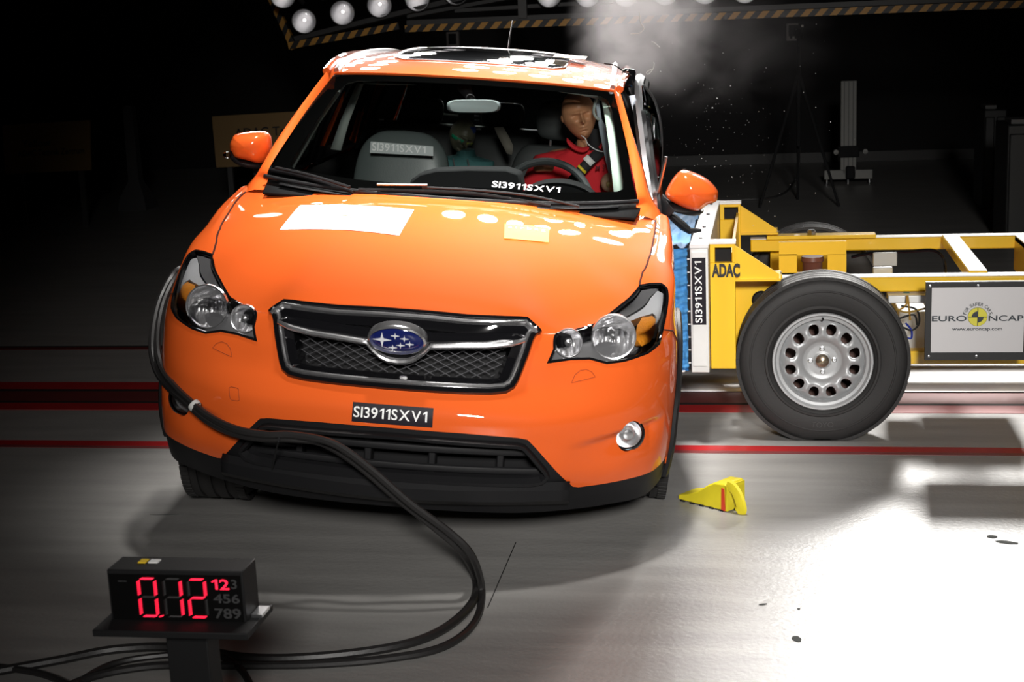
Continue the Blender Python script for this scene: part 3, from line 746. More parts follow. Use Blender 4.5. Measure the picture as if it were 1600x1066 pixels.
quart = [(3.40,.76)]+arcr(.42, 108, -4, 10)+[(4.05,.30),(4.40,.34),(4.43,.7),(4.36,.95),(4.2,1.02),(3.40,1.01)]
for s in (1, -1):
    d1 = surf_panel('front_door', side(s), fdoor, paint, car, step=(.04, .04), edge=.012)
    d2 = surf_panel('rear_door', side(s), rdoor, paint, car, step=(.05, .05), edge=.012)
    surf_panel('rear_quarter_panel', side(s), quart, paint, car, step=(.05, .05), edge=.012)
    MB().tube([np.array(side(s)(np.array([y]), np.array([.27]))[0]) for y in np.linspace(1.36, 3.1, 20)], .03, 8, flat=.5).build('sill_trim', blackp, car)
    MB().box((s*.893-(.12*s if s > 0 else 0), 2.25, .86), (.02, .17, .03)).build('door_handle', paint, d1, bevel=.006)
    # window frames and glass above the belt
    def up(y, t, s=s): 
        b = np.array((s*(float(sx(y, 1.02))-.01), y, 1.02)); tz = float(zc_(max(y, 1.78)))-.075; tx = .607; top = np.array((s*tx, y, tz)); p = b*(1-t)+top*t; p[0] += s*.022*math.sin(math.pi*t); return p
    def pil_y(t): return 1.345+(1.86-1.345)*t
    if s < 0:
        fr = [up(1.36, 0), up(1.45, .25), up(1.62, .62), up(1.86, .97), up(2.36, 1.0), up(2.37, .5), up(2.38, 0)]
        MB().tube(fr, .013, 6, closed=True).build('window_frame', blackp, d1)
        MB().grid([[up(max(pil_y(t), 1.36)+(2.37-pil_y(t))*k/6, t) for t in np.linspace(0, .98, 7)] for k in range(7)]).build('window', sideglass, d1, solid=.003)
    fr = [up(2.44, 0), up(2.44, 1.), up(3.2, 1.), up(3.40, .6), up(3.42, 0)]
    MB().tube(fr, .013, 6, closed=True).build('window_frame', blackp, d2)
    MB().grid([[up(2.45+.95*k/6, t) for t in np.linspace(0, .98, 7)] for k in range(7)]).build('window', sideglass, d2, solid=.003)
    MB().grid([[np.array(up(y, t))*np.array((1, 1, 1))-np.array((s*.03, 0, 0)) for t in np.linspace(0, 1, 6)] for y in (2.36, 2.40, 2.46)]).build('b_pillar', blackp, car, solid=.03)
    MB().grid([[up(y, t) for t in np.linspace(-.02, 1.05, 8)] for y in np.linspace(3.40, 4.05, 8)]).build('c_pillar', paint, car, solid=.01)
# dark inner lining of the rear cabin
for s in (1, -1): MB().grid([[(s*(float(sx(y, 1.0))-.045)*(1-t)+s*.565*t, y, 1.0*(1-t)+1.44*t) for t in np.linspace(0, 1, 5)] for y in np.linspace(3.36, 4.0, 6)]).build('pillar_lining', dash_m, car, solid=.01)
# tail
mb = MB()
def tail(s_, z):
    a = abs(s_); zz = z; y = 4.42-.02*a**2-np.clip(zz-.95, 0, 9)*.72; wd = float(np.interp(zz, [.3,.9,1.02,1.46], [.80,.76,.72,.55])); return (s_*wd, y-.12*a**4, zz)
mb.grid([[tail(s_, z) for z in np.linspace(.30, 1.0, 9)] for s_ in np.linspace(-1, 1, 13)]); tg = mb.build('tailgate', paint, car, solid=.01)
MB().grid([[tail(s_, z) for z in np.linspace(1.0, 1.45, 7)] for s_ in np.linspace(-.86, .86, 13)]).build('rear_window', sideglass, tg, solid=.004)
for s in (1, -1): MB().grid([[tail(s*a, z) for z in np.linspace(1.0, 1.46, 7)] for a in (.84, .92, 1.0)]).build('rear_pillar', paint, tg, solid=.01)
for s in (1, -1): MB().grid([[np.array(tail(s*a, z))-np.array((s*.02, .05, 0)) for z in np.linspace(.98, 1.46, 7)] for a in (.80, .92, 1.0)]).build('rear_pillar_lining', dark, tg, solid=.01)
MB().tube([tail(s_, 1.01) for s_ in np.linspace(-.84, .84, 24)], .010, 6).build('rear_window_trim', satin, tg)
MB().box((0, 4.46, .42), (1.50, .10, .30)).build('rear_bumper', blackp, car, bevel=.04)
# --- door mirrors
def mirror(pts_face, yc, depth, name, m_cap, pushed=False):
    """cap lofted back from the outline seen from the front"""
    P = np.array([cat_(x, y, y=yc) for x, y in pts_face]); c = P.mean(0); rings = []
    for sc_, dy in ((.02,-.055),(.35,-.052),(.62,-.044),(.82,-.028),(.94,-.008),(1.0,.02),(1.0,.05),(.97,depth)):
        rings.append([c+(p-c)*np.array((sc_, 1, sc_))+np.array((0, dy, 0)) for p in P])
    return rings, c
ml = [(362,215),(366,210),(385,206.5),(406,206),(415,210),(419,218),(420,235),(417,250),(406,257),(385,252),(367,248),(362,240),(358,233),(358,224)]
rings, c = mirror(smooth_path([(x, y) for x, y in ml], 3, True), 1.40, .10, '', 0)
mo = MB().loft(rings).build('door_mirror', paint, car, ang=70, sub=1)
low_ = smooth_path([(360,234),(372,249),(392,253),(410,258),(406,265),(385,262),(368,255),(358,244)], 3, True); rings, c = mirror(low_, 1.41, .09, '', 0)
MB().loft(rings).build('mirror_base', blackp, mo, ang=60)
a_ = cat_(398, 258, y=1.45); MB().tube([a_, a_+np.array((.06, .01, -.02)), np.array((-.80, 1.50, 1.06))], [.025, .022, .03], 10).build('mirror_arm', blackp, mo)
MB().lathe([(.012, 0), (.012, .02), (.004, .026)], cat_(357, 242, y=1.37), (-.3, -1, 0), 12).build('mirror_signal', lens, mo)
mr = [(1040,302),(1050,283),(1060,271),(1070,267),(1090,273),(1108,283),(1121,297),(1123,306),(1120,316),(1106,321),(1092,331),(1075,329),(1052,318),(1042,311)]
rings, c = mirror(smooth_path(mr, 3, True), 1.56, .10, '', 0)
mo2 = MB().loft(rings).build('door_mirror', paint, car, ang=70, sub=1); tag(mo2, 'orange mirror cap torn outward above the blue block')
low_ = smooth_path([(1036,306),(1045,314),(1075,322),(1100,330),(1088,338),(1060,333),(1043,328),(1036,345),(1030,340),(1032,318)], 3, True); rings, c = mirror(low_, 1.60, .07, '', 0)
MB().loft(rings).build('mirror_base', blackp, mo2, ang=60)
MB().tube([cat_(x, y, y=1.66) for x, y in ((1043,333),(1052,340),(1068,354),(1078,361),(1096,360))], [.008,.016,.018,.014,.006], 8).build('mirror_arm', blackp, mo2)
# torn right door: bent window frame, seals and glass
yb = 1.95
fpts = [(1020,345,1.5),(1018,318,1.55),(1014,290,1.65),(1009,255,1.75),(1004,215,1.9),(999,175,2.05),(997,140,2.2),(1000,124,2.3)]
MB().tube(smooth_path([cat_(x, y, y=yy) for x, y, yy in fpts], 5), .026, 8, flat=1.).build('bent_window_frame', satin, car)
MB().tube(smooth_path([cat_(x+7, y+6, y=yy+.02) for x, y, yy in fpts], 5), .024, 8).build('bent_window_seal', blackp, car)
gl = [[(1003,134),(1005,170),(1009,215),(1014,262),(1020,306)], [(1013,143),(1014,176),(1018,216),(1022,260),(1024,300)], [(1022,156),(1025,185),(1029,218),(1030,262),(1027,300)], [(1028,168),(1032,195),(1034,222),(1033,262),(1029,300)]]
MB().grid([[cat_(x, y, y=2.0+.04*i-.03*j*(i-1)) for j, (x, y) in enumerate(r_)] for i, r_ in enumerate(gl)]).build('bent_window', clear_glass('bent_glass', (.72, .80, .78), refl=2.2, rough=.05), car, solid=.004)
MB().tube(smooth_path([cat_(x, y, y=2.0) for x, y in ((1004,133),(1013,142),(1024,160),(1032,192),(1034,226),(1032,262),(1027,302),(1022,326))], 5), .006, 6).build('window_edge', satin, car)
MB().tube(smooth_path([cat_(x, y, y=2.05) for x, y in ((1010,178),(1020,190),(1026,210),(1024,230),(1013,240))], 5), .010, 6, flat=1.5).build('loose_seal', blackp, car)
MB().tube([cat_(x, y, y=1.62) for x, y in ((1041,245),(1034,275),(1027,305),(1022,328))], .007, 6).build('bent_trim_strip', satin, car)
MB().grid([[cat_(x, y, y=1.5) for x, y in r_] for r_ in ([(1019,340),(1030,352),(1043,377)], [(1021,352),(1032,366),(1048,382)], [(1025,362),(1036,378),(1044,392)])]).build('torn_fender_edge', paint, car, solid=.004)
MB().grid([[cat_(x, y, y=2.1) for x, y in r_] for r_ in ([(983,150),(993,190),(998,225)], [(992,148),(1000,190),(1005,235)])]).build('side_airbag', mat('airbag_white', (.62, .66, .74), rough=.8), car, solid=.01)
MB().tube(smooth_path([cat_(x, y, y=2.0) for x, y in ((944,99),(960,102),(975,112),(987,118))], 5), .003, 5).build('loose_wire', blackp, car)
MB().box(cat_(982, 122, y=2.25), (.06, .05, .08)).build('loose_bracket', gloss, car, bevel=.015)
# --- interior
hl_ = MB(); hl_.grid([[np.array(roof_fn(a, y))-np.array((0, 0, .045)) for a in np.linspace(-.97, .97, 9)] for y in np.linspace(1.86, 3.9, 9)]); hl_.build('headliner', mat('headliner', (.05, .052, .05), rough=.9), car)
mb = MB(); prof = [(1.08,1.035),(1.25,1.055),(1.45,1.045),(1.60,1.02),(1.68,.96),(1.70,.80),(1.62,.55),(1.50,.35)]
mb.grid([[(x*(.97 if y < 1.2 else 1), y, z+(.0)) for y, z in prof] for x in np.linspace(-.70, .72, 15)]); mb.build('dashboard', dash_m, car, solid=.01)
mb = MB(); cl_ = [cat_(x, y, y=1.40) for x, y in ((638,293),(642,281),(655,271),(680,265),(730,263),(790,264),(812,271),(818,300))]
mb.prism([tuple(p) for p in cl_], (0, .16, -.005)); mb.build('centre_display_hood', dash_m, car, bevel=.01)
mb = MB(); nn = np.linspace(0, math.pi, 15); mb.grid([[(.40+.155*math.cos(t)*k, 1.50+yy, 1.015+.085*math.sin(t)*k) for t in nn] for k, yy in ((.02, .03), (.9, .025), (1.0, 0), (1, .01), (.98, .14), (.8, .16))]); mb.build('instrument_hood', dash_m, car, solid=.01)
# floor pan and side linings keep daylight out
MB().box((0, 2.6, .30), (1.62, 2.9, .02)).build('cabin_floor', dark, car)
for s in (1, -1): MB().grid([[(s*(.80-(.17*math.exp(-((y-2.15)/.48)**2) if s > 0 else 0)), y, z) for z in (.32, .7, .985)] for y in np.linspace(1.5, 4.1, 14)]).build('door_lining', dash_m, car, solid=.01)
# steering wheel
swc = cat_(851, 319, y=1.74); swr = .188; tl = R(28)
def swp(r, a, d=0): return swc+np.array((r*math.cos(a), -math.sin(tl)*0+r*math.sin(a)*math.sin(tl)+d*math.cos(tl), r*math.sin(a)*math.cos(tl)-d*math.sin(tl)))
swm = mat('steering_leather', (.03, .034, .035), rough=.38)
sw = MB().tube([swp(swr, 2*math.pi*k/48) for k in range(48)], .0165, 10, closed=True).build('steering_wheel', swm, car)
MB().loft([[swp(r*(1 if math.sin(a) < 0 else .8), a, d) for a in np.linspace(0, 2*math.pi, 24, endpoint=False)] for r, d in ((.02,-.035),(.06,-.033),(.085,-.02),(.09,.01),(.07,.03))]).build('wheel_hub', swm, sw)
mb = MB()
for a in (R(8), R(172), R(270)): mb.bar(swp(.07, a), swp(.178, a), .045, .018, up=(0, -1, .3))
mb.build('wheel_spoke', swm, sw, bevel=.004)
# seats
def seat(cx, y0, z0, wdt, h, m, headrest=True, top=1.19):
    rings = []
    for z, y, hw, th in ((.55,0,.23,.05),(.62,.005,.245,.06),(.80,.03,.25,.065),(.95,.05,.245,.06),(1.05,.065,.235,.055),(1.12,.075,.21,.05),(1.165,.085,.165,.04),(top,.09,.10,.02)):
        hw = hw*wdt/.25; r = []
        for k in range(28):
            t = 2*math.pi*k/28; c_, s_ = math.cos(t), math.sin(t); r.append((cx+hw*np.sign(c_)*abs(c_)**.55, y0+y+th*np.sign(s_)*abs(s_)**.7, z))
        rings.append(r)
    o = MB().loft(rings).build('seat', m, car, ang=60, sub=1)
    r2 = []
    for y, hw, z1 in ((y0-.5, .22, .50), (y0-.48, .25, .55), (y0-.2, .25, .57), (y0+.02, .25, .56)): r2.append([(cx+a*hw, y, zz) for a, zz in ((-1, .38), (1, .38), (1, z1-.03), (.8, z1), (0, z1-.02), (-.8, z1), (-1, z1-.03))])
    MB().loft(r2).build('seat_cushion', m, o, ang=60)
    if headrest:
        for dx in (-.06, .06): MB().tube([(cx+dx, y0+.09, top-.04), (cx+dx, y0+.10, top+.06)], .006, 8).build('headrest_post', chrome, o)
        rr = []
        for z, hw, th in ((top+.03,.09,.03),(top+.05,.125,.05),(top+.12,.135,.055),(top+.19,.125,.05),(top+.215,.08,.03)):
            rr.append([(cx+hw*np.sign(math.cos(t))*abs(math.cos(t))**.6, y0+.10+th*math.sin(t), z) for t in np.linspace(0, 2*math.pi, 24, endpoint=False)])
        MB().loft(rr).build('headrest', m, o, ang=60, sub=1)
    return o
leath = mat('grey_seat_leather', (.10, .12, .117), rough=.36, bump=.1, bscale=200)
ps = seat(-.352, 2.28, 0, .228, 0, leath, False, 1.195)
ds = seat(.36, 2.42, 0, .25, 0, cloth, True, 1.15)
rb = MB(); rb.box((0, 3.36, .85), (1.30, .14, .62)); rb.build('rear_seat', cloth, car, bevel=.05, bseg=3)
for x in (-.42, .0, .42): 
    MB().box((x, 3.40, 1.22), (.22, .09, .13)).build('rear_headrest', cloth, car, bevel=.035, bseg=3)
# interior trims
def strip(L, Rr, y, name, m, th=.02): return MB().grid([[cat_(*a, y=yy) for a in (l, r_)] for l, r_, yy in zip(L, Rr, y)]).build(name, m, car, solid=th)
strip([(437,264),(452,235),(480,186),(511,142),(526,128)], [(457,264),(474,236),(500,190),(527,152),(540,132)], [1.42,1.50,1.66,1.84,1.92], 'a_pillar_trim', trimg)
strip([(524,127),(560,123),(600,122.5),(636,123)], [(540,133),(560,127.5),(600,127),(636,127.5)], [1.93]*4, 'header_trim', trimg, .01)
strip([(558,130),(549,150),(532,190),(517,233)], [(568,131),(560,152),(545,192),(533,235)], [2.36]*4, 'b_pillar_trim', trimg)
strip([(536,146),(528,165),(514,195),(500,228)], [(540,142),(534,165),(520,198),(507,228)], [2.36]*4, 'door_frame_edge', paint, .01)
strip([(568,128),(600,130),(650,132)], [(566,131),(600,133),(652,133)], [2.3]*3, 'roof_edge_trim', trimg, .01)
strip([(933,150),(940,155),(946,190),(951,225),(955,262),(960,309)], [(938,149),(952,156),(962,190),(968,225),(973,262),(977,306)], [1.98,1.93,1.77,1.64,1.54,1.42], 'a_pillar_trim', mat('pale_green_trim', (.40, .50, .43), rough=.8, bump=.1, bscale=300))
strip([(824,136),(860,138),(900,143),(934,149)], [(830,139),(862,142),(902,148),(936,155)], [1.95]*4, 'header_trim', trimg, .01)
cur = mat('airbag_cloth', (.40, .46, .52), rough=.9)
strip([(930,158),(934,186),(937,205),(944,240),(952,275)], [(936,156),(940,186),(953,210),(958,240),(962,280)], [2.0]*5, 'curtain_airbag', cur, .02)
MB().tube(smooth_path([cat_(x, y, y=1.97) for x, y in ((932,154),(929,164),(928,176),(932,184),(937,187))], 4), .006, 8).build('curtain_fold', trimg, car)
# rear view mirror
rings = []
for z_, k in ((-.012, .9), (0, 1), (.02, .97)):
    rings.append([cat_(740+42*k*np.sign(math.cos(t))*abs(math.cos(t))**.5, 166+10.5*k*np.sign(math.sin(t))*abs(math.sin(t))**.6-.03*42*math.cos(t)*0, y=1.72+z_) for t in np.linspace(0, 2*math.pi, 32, endpoint=False)])
rv = MB().loft(rings).build('rear_view_mirror', mat('mirror_shell', (.16, .19, .19), rough=.4), car, ang=50)
MB().tube([cat_(738, 160, y=1.74), cat_(733, 150, y=1.82), cat_(725, 136, y=1.90)], [.02, .018, .03], 10).build('mirror_mount', dark, rv)
# rear details seen through the cabin
for pts in ([(672,172),(690,178),(716,181)], [(776,177),(790,177),(800,178),(806,184)]): MB().tube(smooth_path([cat_(x, y, y=3.95) for x, y in pts], 4), .006, 6).build('tailgate_trim', mat('pale_trim', (.75, .78, .76), rough=.4), car)
for x, y in ((596,187),(745,181),(745,188),(650,211),(748,202)): MB().box(cat_(x, y, y=3.2), (.025, .01, .007)).build('interior_clip', mat('pale_clip', (.6, .62, .6), rough=.4), car)
bl = mat('beige_belt', (.16, .145, .12), rough=.8)
strip([(772,199),(778,213),(786,228),(792,240)], [(786,198),(795,213),(802,228),(800,242)], [2.9]*4, 'seat_belt', bl, .004)
# --- stickers with the test number
def surf_map(fn, c00, c10, c11, c01):
    def f(a, b):
        u = (1-a)*(1-b)*c00[0]+a*(1-b)*c10[0]+a*b*c11[0]+(1-a)*b*c01[0]; v = (1-a)*(1-b)*c00[1]+a*(1-b)*c10[1]+a*b*c11[1]+(1-a)*b*c01[1]
        e = 2e-3; p = fn(np.array([u, u+e, u]), np.array([v, v, v+e])); n = np.cross(p[1]-p[0], p[2]-p[0]); n /= np.linalg.norm(n)
        if np.dot(n, p[0]-np.array((0, 2.2, .3))) < 0: n = -n
        return p[0], n
    return f
def hxy(px, py):
    lo, hi = .75, 1.16
    for i in range(30):
        z = (lo+hi)/2; p = cat_(px, py, z=z); h_ = float(hood_grid(np.array([p[0]]), np.array([p[1]]))[0])
        if h_ > z: lo = z
        else: hi = z
    return (p[0], p[1])
pm = surf_map(disp_fn, (-.60,3.56),(.62,3.56),(.62,4.22),(-.60,4.22))
pl = sheet('test_number_plate', pm, stick_dark, car, 12, 3, lift=.0025)
text_on('test_number', 'SI3911SXV1', pm, txtw, pl, .02, .93, .24, .80, .004)
def euro_logo(f, par, ink, yel, x0, x1, yb, yt, site=True, k=1., lift=.002, discw=.5):
    """EURO (disc) NCAP with the arc of letters above and the address below; box in mapping units; k = width/height ratio of the sheet"""
    W_ = x1-x0; cx = (x0+x1)/2; r = W_*.105; ry = r*k; cy = (yb+yt)/2
    ink_ = lambda nm, t, a0, a1, b0, b1: text_on(nm, t, f, ink, par, a0, a1, b0, b1, lift)
    ch = ry*.62
    ink_('lettering', 'EURO', x0, cx-r*1.14, cy-ch*.78, cy+ch*.22); ink_('lettering', 'NCAP', cx+r*1.14, x1, cy-ch*.78, cy+ch*.22)
    if site: ink_('lettering', 'www.euroncap.com', cx-W_*.275, cx+W_*.27, cy-ry*1.62, cy-ry*1.24)
    # disc
    def fan(r0, r1, a0, a1, n=20): return [[f(cx+r_*math.cos(t), cy+r_*k*math.sin(t)) for t in np.linspace(a0, a1, n)] for r_ in (r0, r1)]
    def put(nm, m, A, l): mb = MB(); mb.grid([[np.array(p)+np.array(n)*l for p, n in row] for row in A]); mb.build(nm, m, par, ang=0)
    put('logo_rim', ink, fan(.0001, r*1.03, 0, 2*math.pi, 60), lift*.8); put('logo_disc', yel, fan(.0001, r, 0, 2*math.pi, 60), lift*1.1)
    put('logo_quadrant', ink, fan(.0001, r*.62, math.pi/2, math.pi), lift*1.5); put('logo_quadrant', ink, fan(.0001, r*.62, 1.5*math.pi, 2*math.pi), lift*1.5)
    g = r*.03
    mb = MB()
    for P4 in ([(-r, -g*k), (r, -g*k), (r, g*k), (-r, g*k)], [(-g, -r*k), (g, -r*k), (g, r*k), (-g, r*k)]):
        q = [f(cx+a, cy+b) for a, b in P4]; mb.add([np.array(p)+np.array(n)*lift*1.8 for p, n in q], [(0, 1, 2, 3)])
    mb.build('logo_cross', ink, par, ang=0)
    # arc of letters
    T = 'FOR SAFER CARS'; mb = MB(); R1 = r*1.22; hgt = r*.36; wts = {' ': .35}; tot = sum(wts.get(c, .62) for c in T); ang = R(160); acc = 0
    for c in T:
        wc = wts.get(c, .62); th = R(170)-ang*(acc+wc/2)/tot; acc += wc
        if c == ' ': continue
        V, F = text_mesh(c); mn, mx = V.min(0), V.max(0); out = []
        for p in V:
            lx = ((p[0]-mn[0])/(mx[0]-mn[0])-.5)*hgt*.68; ly = (p[1]-mn[1])/(mx[1]-mn[1])*hgt
            rr = R1+ly; a = rr*math.cos(th)+lx*math.sin(th); b = rr*math.sin(th)-lx*math.cos(th); q, n = f(cx+a, cy+b*k); out.append(np.array(q)+np.array(n)*lift)
        mb.add(out, F)
    mb.build('lettering', ink, par, ang=0)
yel_logo = mat('logo_yellow', (.80, .72, .07), rough=.4)
pale = mat('glare_pale_print', (.70, .70, .68), rough=.4); paley = mat('glare_pale_yellow', (.84, .80, .50), rough=.4)  # hood print paled in its colour to stand for glare
hm = surf_map(hood_xy, hxy(437.5,360), hxy(624,369), hxy(647,329), hxy(469,322))
hs = sheet('hood_sticker', hm, white, car, 10, 8, lift=.003); euro_logo(hm, hs, pale, paley, .08, .92, .42, .60, k=2.3, lift=.004)
hm2 = surf_map(hood_xy, hxy(787.5,373.5), hxy(857,380), hxy(858,357), hxy(788.5,351))
hs2 = sheet('hood_marker', hm2, mat('yellow_sticker', (.60, .44, .045), rough=.5), car, 5, 5, lift=.003)
text_on('marker_writing', 'a i r b a g', hm2, mat('purple_print', (.36, .22, .42), rough=.5), hs2, .08, .92, .62, .86, .004)
wq = [wn(*p) for p in ((768,293),(874,302),(876,293),(770,283))]
wm = surf_map(wfn, *wq); text_on('windscreen_number', 'SI3911SXV1', wm, txtw, wind, 0, 1, 0, .95, .003, .01)
# sticker on the passenger seat
q = [cat_(x, y, y=2.215+dy) for x, y, dy in ((578,239,0),(677,244,0),(677,229,.01),(579,221,.01))]
sm_ = quad_map(*q); st = sheet('seat_number_plate', sm_, mat('grey_sticker', (.50, .54, .54), rough=.3), ps, 1, 1, lift=.002); text_on('seat_number', 'SI3911SXV1', sm_, txtw, st, .03, .88, .2, .92, .004, .01)
# --- wheels of the car
def tyre_mesh(rad, wdt, rim, o, ax, n=72, tread=True):
    mb = MB(); h = wdt/2
    prof = [(rim, -h*.72), (rim+.012, -h*.86), (rim+.035, -h*.97), (rad-.055, -h), (rad-.03, -h*.96), (rad-.010, -h*.84), (rad-.001, -h*.68)]
    g = []
    for a in (-.45, -.02, .41): g += [(rad, h*(a-.06)), (rad-.009, h*(a-.05)), (rad-.009, h*(a+.05)), (rad, h*(a+.06))]
    prof = prof+g+[(r_, -z) for r_, z in reversed(prof)]
    mb.lathe(prof, o, ax, n)
    return mb
def car_wheel(x, y, z, s, steer=0.):
    o = np.array((x, y, z)); ax = np.array((s*math.cos(steer), math.sin(steer)*s, 0))
    w_ = tyre_mesh(.338, .225, .222, o-ax*.1125, ax).build('wheel', rubber, car, ang=30)
    mb = MB(); mb.lathe([(.222, -.10), (.222, .095), (.205, .10), (.195, .07), (.08, .05), (.03, .06), (.001, .06)], o-ax*.1125, ax, 48); mb.build('rim', silver_paint, w_)
    for q_ in (-.095, .095):
        mb = MB()
        for k in range(80):
            t = 2*math.pi*k/80; x_ = np.cross(ax, (0, 0, 1)); d = x_*math.cos(t)+np.array((0, 0, 1))*math.sin(t); mb.bar(o-ax*.1125+ax*q_+d*.325, o-ax*.1125+ax*q_+d*.3395, .030, .019, up=np.cross(d, ax))
        mb.build('tread_row', rubber, w_)
    return w_
wlx = w2c((0, 0, .338))
def ctr(x, y): # height of a wheel centre so that the tyre stands on the floor
    z = .0; 
    for i in range(6): z += .336-c2w((x, y, z))[2]
    return z
car_wheel(.880, .92, ctr(.79, .92), 1); car_wheel(-.868, .92, ctr(-.76, .92)+.015, -1, R(4)); car_wheel(.868, 3.54, ctr(.76, 3.54), 1); car_wheel(-.868, 3.54, ctr(-.76, 3.54), -1)
# tear the arch wheels back inside the flank
# ================================================================== the hall
def struct(o): o['kind'] = 'structure'; return o
def floor_mat():
    m = bpy.data.materials.new('painted_concrete'); m.use_nodes = True; nt = m.node_tree; b = nt.nodes['Principled BSDF']; L = nt.links.new
    tc = nt.nodes.new('ShaderNodeTexCoord'); mp = nt.nodes.new('ShaderNodeMapping'); mp.inputs['Scale'].default_value = (1, 7, 1); L(tc.outputs['Object'], mp.inputs[0])
    n1 = nt.nodes.new('ShaderNodeTexNoise'); n1.inputs['Scale'].default_value = 1.6; n1.inputs['Detail'].default_value = 8; L(mp.outputs[0], n1.inputs['Vector'])
    n2 = nt.nodes.new('ShaderNodeTexNoise'); n2.inputs['Scale'].default_value = 55; n2.inputs['Detail'].default_value = 4; L(tc.outputs['Object'], n2.inputs['Vector'])
    n3 = nt.nodes.new('ShaderNodeTexNoise'); n3.inputs['Scale'].default_value = .7; n3.inputs['Detail'].default_value = 4; L(tc.outputs['Object'], n3.inputs['Vector'])
    cr_ = nt.nodes.new('ShaderNodeValToRGB'); cr_.color_ramp.elements[0].color = (.25, .243, .235, 1); cr_.color_ramp.elements[1].color = (.33, .322, .31, 1); cr_.color_ramp.elements[0].position = .3; cr_.color_ramp.elements[1].position = .7
    L(n1.outputs['Fac'], cr_.inputs[0]); L(cr_.outputs[0], b.inputs['Base Color'])
    rr = nt.nodes.new('ShaderNodeMapRange'); rr.inputs['To Min'].default_value = .30; rr.inputs['To Max'].default_value = .46; L(n3.outputs['Fac'], rr.inputs['Value']); L(rr.outputs[0], b.inputs['Roughness'])
    bp = nt.nodes.new('ShaderNodeBump'); bp.inputs['Strength'].default_value = .35; bp.inputs['Distance'].default_value = .003; L(n2.outputs['Fac'], bp.inputs['Height']); L(bp.outputs[0], b.inputs['Normal'])
    return m
fm = floor_mat()
struct(MB().box((0, 7.2, -.05), (22, 23.2, .1)).build('floor', fm))
wallm = mat('dark_wall', (.014, .013, .014), rough=.85, vary=.3, bscale=12)
struct(MB().box((0, 18.7, 3.2), (22, .2, 6.4)).build('wall_back', wallm))
struct(MB().box((-10.9, 7.2, 3.2), (.2, 23.2, 6.4)).build('wall_left', wallm)); struct(MB().box((10.9, 7.2, 3.2), (.2, 23.2, 6.4)).build('wall_right', wallm))
struct(MB().box((0, -4.3, 3.2), (22, .2, 6.4)).build('wall_front', wallm)); struct(MB().box((0, 7.2, 6.45), (22, 23.2, .1)).build('ceiling', wallm))
struct(MB().box((0, 18.57, .06), (21.6, .06, .12)).build('baseboard_back', mat('grey_baseboard', (.035, .034, .033), rough=.5)))
red = mat('red_floor_paint', (.38, .018, .02), rough=.38, vary=.25, bscale=40); redd = mat('dark_red_cover', (.17, .035, .035), rough=.35, metal=.2, vary=.3, bscale=30)
slot = mat('track_slot', (.01, .01, .01), rough=.7)
def stripe(i, y0, y1, m, z=.0012, x0=-10.7, x1=10.7): struct(MB().box(((x0+x1)/2, (y0+y1)/2, z/2+.0003), (x1-x0, y1-y0, z)).build('trim_%d' % i, m))
stripe(1, 5.725, 5.800, red); stripe(2, 5.690, 5.725, mat('worn_red_line', (.20, .045, .045), rough=.4, vary=.4, bscale=60)); stripe(3, 6.335, 6.465, red); stripe(4, 6.465, 6.50, slot); stripe(5, 6.50, 6.70, redd); stripe(6, 6.70, 6.745, slot)
stripe(7, 6.745, 6.90, red); stripe(8, 7.70, 7.765, redd); stripe(9, 7.765, 7.80, slot)
# hairline joint in the concrete
jp = [wat(x, y, z=0) for x, y in ((806,848),(790,880),(762,950))]; struct(MB().bar(jp[0]+(0,0,.0006), jp[2]+(0,0,.0006), .003, .001).build('trim_10', slot))
# low steel guide plate behind the near wheel
stl = mat('brushed_steel', (.66, .65, .64), rough=.33, metal=.55, vary=.12, bscale=20)
pl_ = thing('guide_plate', 'long light steel guide plate lying on the track behind the trolley wheel', 'plate', (1.0, 6.95, 0))
MB().grid([[(x, y, z) for y, z in ((.21, .0), (.21, .045), (-.12, .048), (-.19, .043), (-.225, .028), (-.235, .002))] for x in (-1.42, 0, 1.4, 3.0)]).build('top_plate', stl, pl_, ang=60)
MB().box((.8, .0, .012), (4.3, .38, .02)).build('base', slot, pl_)
# ------------------------------------------------------------------ light rig
def hazard():
    m = bpy.data.materials.new('hazard_stripes'); m.use_nodes = True; nt = m.node_tree; b = nt.nodes['Principled BSDF']; L = nt.links.new
    tc = nt.nodes.new('ShaderNodeTexCoord'); sp = nt.nodes.new('ShaderNodeSeparateXYZ'); L(tc.outputs['Object'], sp.inputs[0])
    a = nt.nodes.new('ShaderNodeMath'); a.operation = 'MULTIPLY_ADD'; a.inputs[1].default_value = -.9; L(sp.outputs[2], a.inputs[0]); L(sp.outputs[0], a.inputs[2])
    f = nt.nodes.new('ShaderNodeMath'); f.operation = 'MULTIPLY'; f.inputs[1].default_value = 1/.112; L(a.outputs[0], f.inputs[0])
    g = nt.nodes.new('ShaderNodeMath'); g.operation = 'FRACT'; L(f.outputs[0], g.inputs[0]); h = nt.nodes.new('ShaderNodeMath'); h.operation = 'GREATER_THAN'; h.inputs[1].default_value = .5; L(g.outputs[0], h.inputs[0])
    mx = nt.nodes.new('ShaderNodeMix'); mx.data_type = 'RGBA'; mx.inputs[6].default_value = (.012, .012, .012, 1); mx.inputs[7].default_value = (.50, .25, .04, 1); L(h.outputs[0], mx.inputs[0]); L(mx.outputs[2], b.inputs['Base Color']); b.inputs['Roughness'].default_value = .5
    return m
hz = hazard(); steel_d = mat('dark_steel', (.07, .07, .07), rough=.5, metal=.4)
rig = thing('lamp_rig', 'black suspended lamp rig edged with yellow and black hazard stripes', 'lamp rig', (-1., 12, 1.75))
def RL(p): return np.array(p)-np.array((-1., 12, 1.75))
